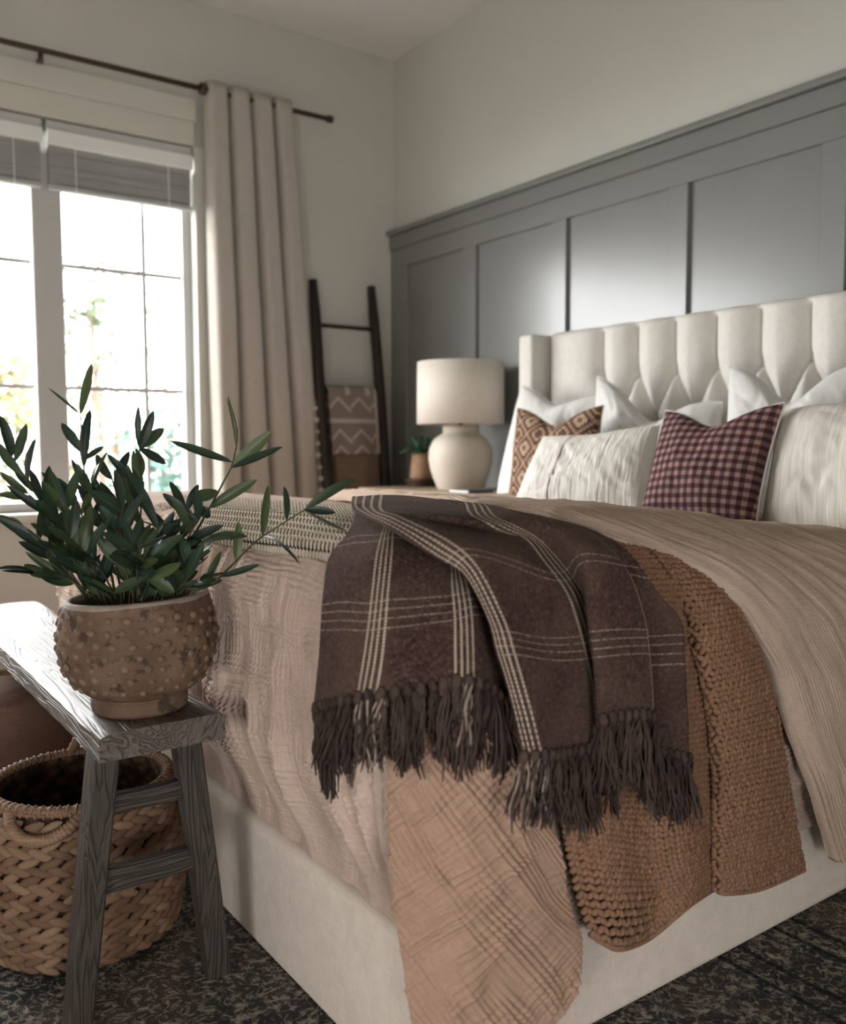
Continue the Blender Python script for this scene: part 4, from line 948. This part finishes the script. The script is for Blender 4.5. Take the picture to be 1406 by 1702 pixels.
# ------------------------------------------------------------------ blanket ladder
lad = empty('blanket_ladder', (2.52, 4.15, 0)); tag(lad, 'dark wooden blanket ladder leaning in the corner by the curtain', 'ladder')
def lad_y(z): return 4.293-(1.90-z)*.127
def lx(side, z): return (2.338 if side < 0 else 2.712)
for s in (-1, 1):
    v, f = [], []
    zz = np.linspace(.005, 1.885, 12)
    tube([(lx(s, z)+.004*math.sin(z*5+s)-2.52, lad_y(z)-4.15, z) for z in zz], [.034-.006*(z/1.9) for z in zz[:-1]]+[.022], 10, v, f)
    from_pd('rail', v, f, M['dark_wood'], lad, True)
for z in (.35, .75, 1.29, 1.645):
    v, f = tube([(2.345-2.52, lad_y(z)-4.15, z), (2.706-2.52, lad_y(z)-4.15, z)], .012, 8); from_pd('rung', v, f, M['dark_wood'], lad, True)
def hung(name, x0, x1, z, front, backl, mat, label, group=None, gap=.018, th=.012, u0=0):
    """cloth over a rung: back flap, over the rung, front flap"""
    path = []
    for t in np.linspace(0, 1, 20): path.append((gap*.9, -backl*(1-t)))
    for a in np.linspace(0, PI, 12)[1:-1]: path.append((gap*.9*math.cos(a), gap*math.sin(a)))
    for t in np.linspace(0, 1, 40): path.append((-gap*.9, -front*t))
    v, uv = [], []; nx = 40
    for (dy, dz) in path:
        for j in range(nx):
            s = j/(nx-1); x = x0+(x1-x0)*s
            y = lad_y(z)+dy+(0 if dz > -.02 else .127*dz*.9)+.006*math.sin(s*9+dz*3)*min(1, -dz*4 if dz < 0 else 0)
            v.append((x, y, z+dz+(-.01*max(0, s-.86)*4 if dz > -.02 else 0))); uv.append((s, 1-(-dz/front) if dz < 0 else 1))
    uv = [(a, 1-b) for a, b in uv]
    O = np.array(((x0+x1)/2, lad_y(z), z)); o = from_pd(name, np.array(v)-O, grid_faces(len(path), nx), mat, None, True, uv); o.location = O
    solid(o, th, 0); return o
c1 = hung('throw_blanket', 2.372, 2.672, 1.29, .335, .30, M['chevron'], '', gap=.030)
tag(c1, 'taupe and cream chevron throw folded over the ladder rung', 'throw', 'throws on the ladder')
c2 = hung('throw_blanket', 2.395, 2.660, .75, .33, .30, M['throw_plain'], '', gap=.026)
c3 = None
C.objects.unlink(c2); bpy.data.objects.remove(c2)
c2 = hung('throw_blanket', 2.394, 2.664, 1.29, .72, .60, M['throw_plain'], '', gap=.0165, th=.010)
tag(c2, 'plain mocha throw hanging below the chevron throw on the ladder', 'throw', 'throws on the ladder')
bd = empty('bead_garland', (2.30, 4.22, 1.20)); tag(bd, 'strand of pale beads hanging beside the ladder next to the curtain', 'garland')
gv, gf = lathe([(.0005, .013), (.009, .010), (.0135, 0), (.009, -.010), (.0005, -.013)], 12); gme = None
for k in range(14):
    z = 1.20-k*.062
    if gme is None: q = from_pd('bead', gv, gf, M['bead'], bd, True); gme = q.data
    else: q = bpy.data.objects.new('bead', gme); C.objects.link(q); q.parent = bd
    q.location = (.004*math.sin(k*1.3), lad_y(z)-4.22+.0, z-1.20); q.scale = (1.1, 1.1, 1+.3*math.sin(k*2.1))
v, f = tube([(0, lad_y(1.25)-4.22, .05), (0, lad_y(.8)-4.22, -.4), (0, lad_y(.35)-4.22, -.85)], .0022, 5); from_pd('string', v, f, M['bead'], bd)

# ------------------------------------------------------------------ curtain, rod, blinds
RY, RZ = 4.25, 2.725
rod = empty('curtain_rod', (1.0, RY, RZ)); tag(rod, 'thin bronze curtain rod above the window', 'curtain rod')
v, f = tube([(-1.3-1.0, 0, 0), (2.42-1.0, 0, 0)], .0125, 12); from_pd('pole', v, f, M['dark_iron'], rod, True)
v, f = tube([(2.41-1.0, 0, 0), (2.418-1.0, 0, 0), (2.445-1.0, 0, 0), (2.45-1.0, 0, 0)], [.013, .019, .019, .012], 14); from_pd('finial', v, f, M['dark_iron'], rod, True)
for x in (.99,):
    v, f = tube([(x-1.0, 0, -.014), (x-1.0, .004, -.055)], .011, 10); br = from_pd('bracket', v, f, M['dark_iron'], rod, True)
    v, f = tube([(x-1.0, .0, -.030), (x-1.0, YW-RY-.001, -.030)], .007, 8); from_pd('bracket_arm', v, f, M['dark_iron'], br, True)
v, f = lathe([(.0165, -.012), (.027, -.012), (.027, .012), (.0165, .012), (.0165, -.012)], 24)
rg = from_pd('curtain_ring', v, f, M['dark_iron'], rod, True); rg.rotation_euler = (0, PI/2, 0); rg.location = (1.728-1.0, 0, 0)
cur = empty('curtain', (2.0, RY, 1.4)); tag(cur, 'pleated greige curtain panel on the rod beside the window', 'curtain')
v = []; nz, nx = 60, 260
for i in range(nz):
    t = i/(nz-1); z = 2.765-(2.765-.03)*t
    xl = 1.742+.02*t; xr = 2.215+.20*t
    for j in range(nx):
        s = j/(nx-1)
        ph = s*4.0*2*PI+PI
        c = math.cos(ph); amp = .028+.012*min(1, t*3)
        # broad flat pleats with tight valleys between
        yy = -amp*(1-2*((1-c)/2)**2.6)
        x = xl+(xr-xl)*s+.014*math.sin(ph)*1.0+.006*fbm(s*6, z*1.5, 2)
        v.append((x-2.0, RY+yy+.008*fbm(s*8, z*2, 5)-RY, z-1.4))
cp = from_pd('panel', v, grid_faces(nz, nx), M['curtain'], cur, True); solid(cp, .003, 0)

def blind(name, x0, x1, label):
    root = empty(name, ((x0+x1)/2, YW+.0, 2.46)); tag(root, label, 'blind', 'blinds at the top of the window')
    box('headrail', (x0, YW-.010, 2.405), (x1, YW+.045, 2.462), M['sash'], root, .003)
    box('valance', (x0-.002, YW-.024, 2.352), (x1+.002, YW-.010, 2.420), M['blind_head'], root, .004, 3)
    z = 2.348; sl = None
    for k in range(14):
        lo, hi = (x0+.006, YW-.013, z-.0075), (x1-.006, YW+.035, z-.0045)
        q = box('slat', lo, hi, M['blind'], root); q.rotation_euler = (math.radians(-32+random.uniform(-13, 13)), 0, 0)
        z -= .0118
    box('bottom_rail', (x0+.004, YW-.014, 2.160), (x1-.004, YW+.036, 2.182), M['blind'], root, .004, 2)
    for x in (x0+.12, x1-.12):
        v, f = tube([(x-(x0+x1)/2, -.016, -.10), (x-(x0+x1)/2, -.018, -.30)], .0022, 6); from_pd('cord', v, f, M['blind_head'], root)
blind('window_blind', WIN[0]+.01, 1.000, 'raised grey slatted blind over the window half away from the curtain')
blind('window_blind', 1.022, WIN[1]-.01, 'raised grey slatted blind over the window half beside the curtain')

# ------------------------------------------------------------------ the bench
bench = empty('bench', (.504, 2.17, .012)); tag(bench, 'weathered narrow wooden bench at the foot of the bed', 'bench')
BX0, BX1, BY0, BY1, BZ, BT = .397, .611, 1.462, 2.88, .532, .047
def plank():
    bm = bmesh.new(); n, m, q = 60, 14, 4
    # closed loop of cross-section points, swept along the length
    sec = []
    for j in range(m+1): sec.append((j/m, 1))
    for j in range(1, q): sec.append((1, 1-j/q))
    for j in range(m+1): sec.append((1-j/m, 0))
    for j in range(1, q): sec.append((0, j/q))
    rings = []
    for i in range(n+1):
        y = BY0+(BY1-BY0)*i/n; ring = []
        ex0 = .006*fbm(y*3, 1)+.003*fbm(y*13, 2); ex1 = .006*fbm(y*3, 7)+.003*fbm(y*13, 9)
        for (a, b) in sec:
            x = BX0+ex0+(BX1+ex1-BX0-ex0)*a
            z = BZ-BT*(1-b)-.004*fbm(y*2.2, a*2)*b
            # worn, rounded arrises and a slight cup
            e = min(a, 1-a)
            if b == 1: z -= .006*max(0, 1-e/.05)**2
            if b == 1: z += .0015*fbm(a*30, y*2, 3)
            yy = y
            if i == 0: yy += .004*fbm(a*9, b*5, 3)+.003*(1-b)
            ring.append(bm.verts.new((x-.504, yy-2.17, z-.012)))
        rings.append(ring)
    k = len(sec)
    for i in range(n):
        for j in range(k): bm.faces.new((rings[i][j], rings[i][(j+1) % k], rings[i+1][(j+1) % k], rings[i+1][j]))
    bm.faces.new(rings[0][::-1]); bm.faces.new(rings[-1])
    bmesh.ops.recalc_face_normals(bm, faces=bm.faces)
    return from_bm('seat_plank', bm, M['bench_top'], bench, True)
pk = plank()
md = pk.modifiers.new('crisp', 'EDGE_SPLIT'); md.split_angle = math.radians(50)
def post(name, p0, p1, sx, sy, mat, tp=.0, seed=0, n=14):
    """a squared timber from p0 to p1 with slightly wandering, eased faces"""
    p0, p1 = Vector(p0), Vector(p1); ax = (p1-p0).normalized()
    xa = Vector((1, 0, 0)) if abs(ax.x) < .8 else Vector((0, 0, 1)); xa = (xa-ax*xa.dot(ax)).normalized(); ya = ax.cross(xa)
    c = (p0+p1)/2; v, f = [], []
    prof = [(-1, -.8), (-.8, -1), (.8, -1), (1, -.8), (1, .8), (.8, 1), (-.8, 1), (-1, .8)]
    for i in range(n+1):
        t = i/n; p = p0.lerp(p1, t)-c; k = 1-tp*(1-t)
        for j, (a, b) in enumerate(prof):
            w = 1+.05*fbm(t*4, j*.6, seed)
            v.append(p+xa*(a*sx/2*k*w)+ya*(b*sy/2*k*w))
    for i in range(n):
        for j in range(8): f.append((i*8+j, i*8+(j+1) % 8, (i+1)*8+(j+1) % 8, (i+1)*8+j))
    f.append(tuple(range(8))[::-1]); f.append(tuple(n*8+j for j in range(8)))
    o = from_pd(name, v, f, mat, bench, False); o.location = c-Vector(bench.location); return o
UZ = BZ-BT+.004
post('leg', (.368, 1.545, .012), (.418, 1.520, UZ), .046, .046, M['bench_leg'], .05, 1)
post('leg', (.622, 1.545, .012), (.560, 1.520, UZ), .046, .046, M['bench_leg'], .05, 2)
post('leg', (.368, 2.795, .012), (.418, 2.820, UZ), .046, .046, M['bench_leg'], .05, 3)
post('leg', (.622, 2.795, .012), (.560, 2.820, UZ), .046, .046, M['bench_leg'], .05, 4)
for (y0_, y1_, s_) in ((1.528, 1.528, 5), (2.812, 2.812, 7)):
    post('stretcher', (.420, y0_, .388), (.558, y1_, .388), .034, .022, M['bench_bar'], 0, s_)
    post('stretcher', (.398, y0_+.006, .254), (.588, y1_+.006, .254), .042, .024, M['bench_bar'], 0, s_+1)

# ------------------------------------------------------------------ clay pot with the leafy plant
plant = empty('potted_plant', (.503, 1.585, BZ)); PO = np.array(plant.location)
tag(plant, 'leafy dark green olive-like plant in a studded brown clay pot on the bench', 'plant')
PROF = [(.001, 0), (.078, 0), (.083, .006), (.084, .022), (.080, .030), (.092, .036), (.112, .052), (.128, .078), (.137, .108), (.138, .138), (.133, .168), (.127, .190), (.124, .199), (.119, .203), (.112, .200), (.110, .185), (.112, .165), (.001, .163)]
def pot_r(z):
    zs = [p[1] for p in PROF[1:13]]; rs = [p[0] for p in PROF[1:13]]; return float(np.interp(z, zs, rs))
pr = np.array(PROF); tt = np.linspace(0, len(PROF)-1, 90); pr = np.stack([np.interp(tt, range(len(PROF)), pr[:, 0]), np.interp(tt, range(len(PROF)), pr[:, 1])], 1)
v, f = lathe([tuple(p) for p in pr], 96)
v = [(x*(1+.012*fbm(math.atan2(y, x)*2, z*12)), y*(1+.012*fbm(math.atan2(y, x)*2, z*12)), z+(.006*math.sin(math.atan2(y, x)+2.2) if z > .19 else 0)) for x, y, z in v]
pot = from_pd('clay_pot', v, f, M['clay'], plant, True)
v, f = lathe([(.1245, .197), (.1235, .2035), (.118, .2065), (.1125, .203), (.1115, .196)], 72)
v = [(x, y, z+.006*math.sin(math.atan2(y, x)+2.2)) for x, y, z in v]
from_pd('pot_rim', v, f, M['clay_rim'], plant, True)
kv, kf = [], []; rk = random.Random(9)
for r_, z in enumerate((.056, .076, .097, .118, .140, .162, .181)):
    n = int(2*PI*pot_r(z)/.029)
    for k in range(n):
        a = 2*PI*(k+(.5 if r_ % 2 else 0)+rk.uniform(-.12, .12))/n; zz = z+rk.uniform(-.003, .003); R = pot_r(zz)
        sl = (pot_r(zz+.004)-pot_r(zz-.004))/.008; nn = Vector((math.cos(a), math.sin(a), -sl)).normalized()
        tx = Vector((-math.sin(a), math.cos(a), 0)); ty = nn.cross(tx); c0 = Vector((R*math.cos(a), R*math.sin(a), zz)); b = len(kv); s = .0068*rk.uniform(.85, 1.15)
        for (q, h) in ((1, -.001), (.85, .0018), (.5, .0034)):
            for e in range(8): kv.append(c0+(tx*math.cos(PI*e/4)+ty*math.sin(PI*e/4))*(s*q)+nn*h)
        kv.append(c0+nn*.0040)
        for i in range(2):
            for e in range(8): kf.append((b+i*8+e, b+i*8+(e+1) % 8, b+i*8+8+(e+1) % 8, b+i*8+8+e))
        for e in range(8): kf.append((b+16+e, b+16+(e+1) % 8, b+24))
stuff(from_pd('studs', kv, kf, M['clay_knob'], pot, True))
v, f = lathe([(.001, .172), (.06, .170), (.111, .166)], 40); from_pd('soil', v, f, M['soil'], plant, True)

def leaf_mesh(var):
    rnd = random.Random(var); v, uv, f = [], [], []; n = 12
    bend = rnd.uniform(-.10, .16); side = rnd.uniform(-.06, .06); fold = rnd.uniform(.12, .32)
    for i in range(n+1):
        t = i/n; w = max(.03, (math.sin(PI*t**.95))**.62)*(.88+.12*t) if 0 < t < 1 else .03
        for j in (-1, -.5, 0, .5, 1):
            v.append((t, side*math.sin(PI*t)+j*w*.5*1.0, bend*math.sin(PI*t)+fold*abs(j)*w*.30)); uv.append((.5+j*.5, t))
    f = [(i*5+j, (i+1)*5+j, (i+1)*5+j+1, i*5+j+1) for i in range(n) for j in range(4)]
    me = bpy.data.meshes.new('leaf'); me.from_pydata(v, [], f); l = me.uv_layers.new(name='UVMap')
    for lp in me.loops: l.data[lp.index].uv = uv[lp.vertex_index]
    me.polygons.foreach_set('use_smooth', [True]*len(f)); me.materials.append(M['leaf']); return me
LEAVES = [leaf_mesh(k) for k in range(7)]
VIEW = Vector((.503, 1.585, 0)).normalized()
rp = random.Random(21)
def add_leaf(stem, stem_o, base, tip, width, roll=None):
    base, tip = Vector(base), Vector(tip); d = tip-base; L = d.length
    if L < .004: return
    x = d.normalized(); nrm = (-VIEW+Vector((0, 0, .55))+Vector((rp.uniform(-.7, .7), rp.uniform(-.7, .7), rp.uniform(-.4, .6))))
    if roll is not None: nrm = roll
    y = nrm.cross(x)
    if y.length < .05: y = Vector((0, 0, 1)).cross(x)
    y.normalize(); z = x.cross(y)
    me = rp.choice(LEAVES)
    o = bpy.data.objects.new('leaf', me); C.objects.link(o); o.parent = stem
    m = Matrix.Identity(4)
    W = width*2.2
    for i in range(3): m[i][0] = x[i]*L; m[i][1] = y[i]*W; m[i][2] = z[i]*L*.6
    m.translation = base-stem_o; o.matrix_basis = m
nl = 0
for path, lv in PLANT:
    pts = cr1(np.array(path), np.linspace(0, len(path)-1, 24)); pts[0] = pts[0]
    root_pt = np.array(path[0]); c = PO+np.array((0, 0, .165)); d = root_pt-c; rr = math.hypot(d[0], d[1])
    if rr > .10: root_pt[:2] = c[:2]+d[:2]*.10/rr
    root_pt[2] = PO[2]+.165
    pts[0] = root_pt; pts[1] = (pts[1]+root_pt)/2
    v, f = tube([p-PO for p in pts], [.0026-.0016*i/23 for i in range(24)], 6)
    st = from_pd('stem', v, f, M['stem'], plant, True)
    for b, t, w in lv:
        # attach the leaf base to the stem if it starts near it
        k = int(np.argmin(np.linalg.norm(pts-np.array(b), axis=1))); bb = np.array(b)
        if np.linalg.norm(pts[k]-bb) < .03: bb = pts[k]
        add_leaf(st, Vector(PO), bb, t, w); nl += 1
# filling stems inside the pot, shorter, leaves in loose pairs
for k in range(15):
    a = rp.uniform(0, 2*PI); r0 = rp.uniform(.01, .07); lean = rp.uniform(.03, .15); h = rp.uniform(.10, .25)*(1-.3*lean/.15)
    p0 = PO+np.array((r0*math.cos(a), r0*math.sin(a), .165)); p2 = p0+np.array((lean*math.cos(a), lean*math.sin(a), h)); p1 = (p0+p2)/2+np.array((0, 0, .02))
    pts = cr1(np.array([p0, p1, p2]), np.linspace(0, 2, 14))
    v, f = tube([p-PO for p in pts], [.0023-.0012*i/13 for i in range(14)], 5); st = from_pd('stem', v, f, M['stem'], plant, True)
    for i in range(3, 14, 2):
        for sgn in (-1, 1):
            if rp.random() < .15: continue
            t = Vector(pts[i]-pts[i-1]).normalized(); an = rp.uniform(0, 2*PI)
            sd = Vector((math.cos(an), math.sin(an), 0))*sgn; dr = (t*.75+sd*.7).normalized()
            L = rp.uniform(.055, .085); b = Vector(pts[i])
            if (b+dr*L).x > .615 or b.x > .615: continue
            add_leaf(st, Vector(PO), b, b+dr*L, rp.uniform(.0075, .0100)); nl += 1
print('leaves', nl)

# ------------------------------------------------------------------ woven basket
bk = empty('woven_basket', (.462, 1.842, .012)); tag(bk, 'round woven hyacinth basket with loop handles under the bench', 'basket')
BH = .315
def bas_r(z): return .172+.022*math.sin(PI*min(1, max(0, z/BH))**.9)
v, f = lathe([(.001, .004), (.165, .004)]+[(bas_r(z)-.004, z) for z in np.linspace(.01, BH, 14)]+[(bas_r(z)-.014, z) for z in np.linspace(BH, .012, 14)]+[(.001, .012)], 48)
from_pd('basket_wall', v, f, M['weave_in'], bk, True)
def strand_mesh():
    v, f = [], []; n = 8
    for i in range(n+1):
        t = i/n*2-1; w = math.sqrt(max(.02, 1-t*t))
        for j in range(8):
            a = 2*PI*j/8; v.append((t*.5, math.sin(a)*.5*w+.10*t, math.cos(a)*.5*w*.8+.12*(1-t*t)))
    for i in range(n):
        for j in range(8): f.append((i*8+j, i*8+(j+1) % 8, (i+1)*8+(j+1) % 8, (i+1)*8+j))
    me = bpy.data.meshes.new('strand'); me.from_pydata(v, [], f); me.polygons.foreach_set('use_smooth', [True]*len(f)); me.materials.append(M['weave']); return me
SM = strand_mesh(); rb = random.Random(2)
cam_a = math.atan2(-1.842, -.462); rest_v, rest_f = [], []; count = 0
rows = 9
for r_ in range(rows):
    for half in (0, 1):
        z = .018+(BH-.034)*(r_+.27+.46*half)/rows; R = bas_r(z)+.003; n = 31
        for k in range(n):
            a = 2*PI*(k+.5*half+rb.uniform(-.08, .08))/n; da = (a-cam_a+PI) % (2*PI)-PI
            tilt = (.40 if half else -.40)+rb.uniform(-.12, .12)
            er = Vector((math.cos(a), math.sin(a), 0)); et = Vector((-math.sin(a), math.cos(a), 0)); ez = Vector((0, 0, 1))
            x = et*math.cos(tilt)+ez*math.sin(tilt); y = er.cross(x); zx = er
            L = .052*rb.uniform(.92, 1.1); W = .0198*rb.uniform(.9, 1.12); T = .019
            m = Matrix.Identity(4)
            for i in range(3): m[i][0] = x[i]*L; m[i][1] = y[i]*W; m[i][2] = zx[i]*T
            m.translation = er*(R-.003)+ez*z
            if abs(da) < 1.32 and count < 300:
                o = bpy.data.objects.new('strand', SM); C.objects.link(o); o.parent = bk; o.matrix_basis = m; count += 1
            else:
                b = len(rest_v); rest_v += [m @ q.co for q in SM.vertices]; rest_f += [tuple(b+i for i in p.vertices) for p in SM.polygons]
stuff(from_pd('woven_strands', rest_v, rest_f, M['weave'], bk, True))
def rope(name, pts, rad, parent, wraps=True):
    pts = cr1(np.array(pts), np.linspace(0, len(pts)-1, len(pts)*10)); n = len(pts)
    v, f = tube(pts, [rad*(1+.10*math.sin(i*1.9)) for i in range(n)], 8); return from_pd(name, v, f, M['weave'], parent, True)
rope('rim', [(bas_r(BH)*math.cos(a)*.985, bas_r(BH)*math.sin(a)*.985, BH+.002) for a in np.linspace(0, 2*PI, 40)], .0105, bk)
rv, rf = [], []
for k in range(70):
    a = 2*PI*k/70; R = bas_r(BH)*.985; c = Vector((R*math.cos(a), R*math.sin(a), BH+.002)); er = Vector((math.cos(a), math.sin(a), 0))
    et = Vector((-math.sin(a), math.cos(a), 0)); tube([c+er*(.0118*math.cos(q))+Vector((0, 0, 1))*(.0118*math.sin(q))+et*(.004*q/PI) for q in np.linspace(0, 2*PI, 8)], .0022, 4, rv, rf)
stuff(from_pd('rim_binding', rv, rf, M['weave'], bk, True))
def handle(a0, tilt, ht):
    R = bas_r(BH)*.985; pts = []
    for t in np.linspace(0, 1, 9):
        a = a0+(t-.5)*.85; h = math.sin(PI*t)**.8*ht; e = R+h*math.sin(tilt); pts.append((e*math.cos(a), e*math.sin(a), BH+h*math.cos(tilt)))
    rope('handle', pts, .0115, bk)
handle(cam_a+PI-.30, .05, .075)
handle(cam_a-.42, 2.45, .05)

# ------------------------------------------------------------------ pouf cushions on the rug behind the basket
def puff(name, c, rx, ry, h, mat, label, seed):
    n, m = 48, 26; v, f = [], []
    for i in range(m+1):
        ph = PI*i/m
        for j in range(n):
            a = 2*PI*j/n; sr = abs(math.sin(ph))**.62; zz = math.copysign(abs(math.cos(ph))**.75, math.cos(ph))
            k = 1+.04*fbm(math.cos(a)*1.5, math.sin(a)*1.5, ph+seed)
            seamd = .010*math.exp(-((ph-.62)/.05)**2)
            v.append((rx*sr*math.cos(a)*k+seamd*math.cos(a), ry*sr*math.sin(a)*k+seamd*math.sin(a), h/2-h/2*(-zz)*1.0))
    for i in range(m):
        for j in range(n): f.append((i*n+j, i*n+(j+1) % n, (i+1)*n+(j+1) % n, (i+1)*n+j))
    o = from_pd(name, v, f, mat, None, True); o.location = c; tag(o, label, 'pouf'); return o
puff('floor_pouf', (.395, 2.42, .012), .205, .19, .40, M['pouf'], 'round brown fabric pouf behind the basket under the bench', 1)
puff('floor_pouf', (.02, 2.68, .012), .18, .18, .36, M['pouf_dark'], 'dark brown pouf mostly hidden behind the bench and the lighter brown pouf', 4)

# ------------------------------------------------------------------ outside the window
struct(box('ground', (-12, YW+.4, -.6), (16, 26, -.5), M['lawn']))
def tree(name, label, x, y, h, cr, crown_z, mat, nl, seed, cat='tree', sparse=1.0):
    root = empty(name, (x, y, -.5)); tag(root, label, cat, 'trees outside the window')
    rnd = random.Random(seed); v, f = tube([(0, 0, 0), (.05, .0, h*.4), (-.05, .05, h*.9)], [.06, .045, .012], 8); tr_ = from_pd('trunk', v, f, M['bark'], root, True)
    bv, bf = [], []; blobs = []
    for k in range(9):
        a = rnd.uniform(0, 2*PI); z = crown_z+rnd.uniform(-.75, .9)*(h-crown_z)*.8; rr = cr*rnd.uniform(.35, .95)
        e = (rr*math.cos(a), rr*math.sin(a), z+.5); tube([(0, 0, z*.75), (e[0]*.5, e[1]*.5, z*.95), e], [.02, .013, .005], 5, bv, bf); blobs.append((e, cr*rnd.uniform(.28, .5)))
    from_pd('branch', bv, bf, M['bark'], root)
    lv, lf = [], []
    for k in range(nl):
        (e, s) = rnd.choice(blobs); p = Vector(e)+Vector((rnd.gauss(0, s), rnd.gauss(0, s), rnd.gauss(0, s*.8))); b = len(lv)
        if p.z < .02: p.z = .02
        d = Vector((rnd.gauss(0, 1), rnd.gauss(0, 1), rnd.gauss(0, 1))).normalized(); e2 = d.orthogonal().normalized(); L = rnd.uniform(.05, .10)
        lv += [p-d*L, p+e2*L*.4, p+d*L, p-e2*L*.4]; lf.append((b, b+1, b+2, b+3))
    stuff(from_pd('foliage', lv, lf, mat, root))
tree('tree', 'loose yellow-green tree beyond the window grille', 2.85, 10.2, 3.4, .5, 2.5, M['tree_green'], 420, 1)
tree('shrub', 'yellow shrub low outside the window half away from the curtain', 1.35, 9.2, 2.0, .8, 1.1, M['tree_yellow'], 1800, 2, 'shrub')
tree('shrub', 'ochre shrub low outside the middle of the window', 3.95, 13.2, 2.5, .9, 1.3, M['tree_rust'], 1500, 3, 'shrub')
tree('shrub', 'blue-green shrub outside behind the curtain edge', 2.78, 7.3, 1.55, .55, .8, M['tree_teal'], 1600, 4, 'shrub')
tree('tree', 'pale sparse tree further out near the curtain edge', 5.7, 16.0, 4.0, .9, 2.6, M['tree_green'], 300, 5)
bpy.context.view_layer.update()
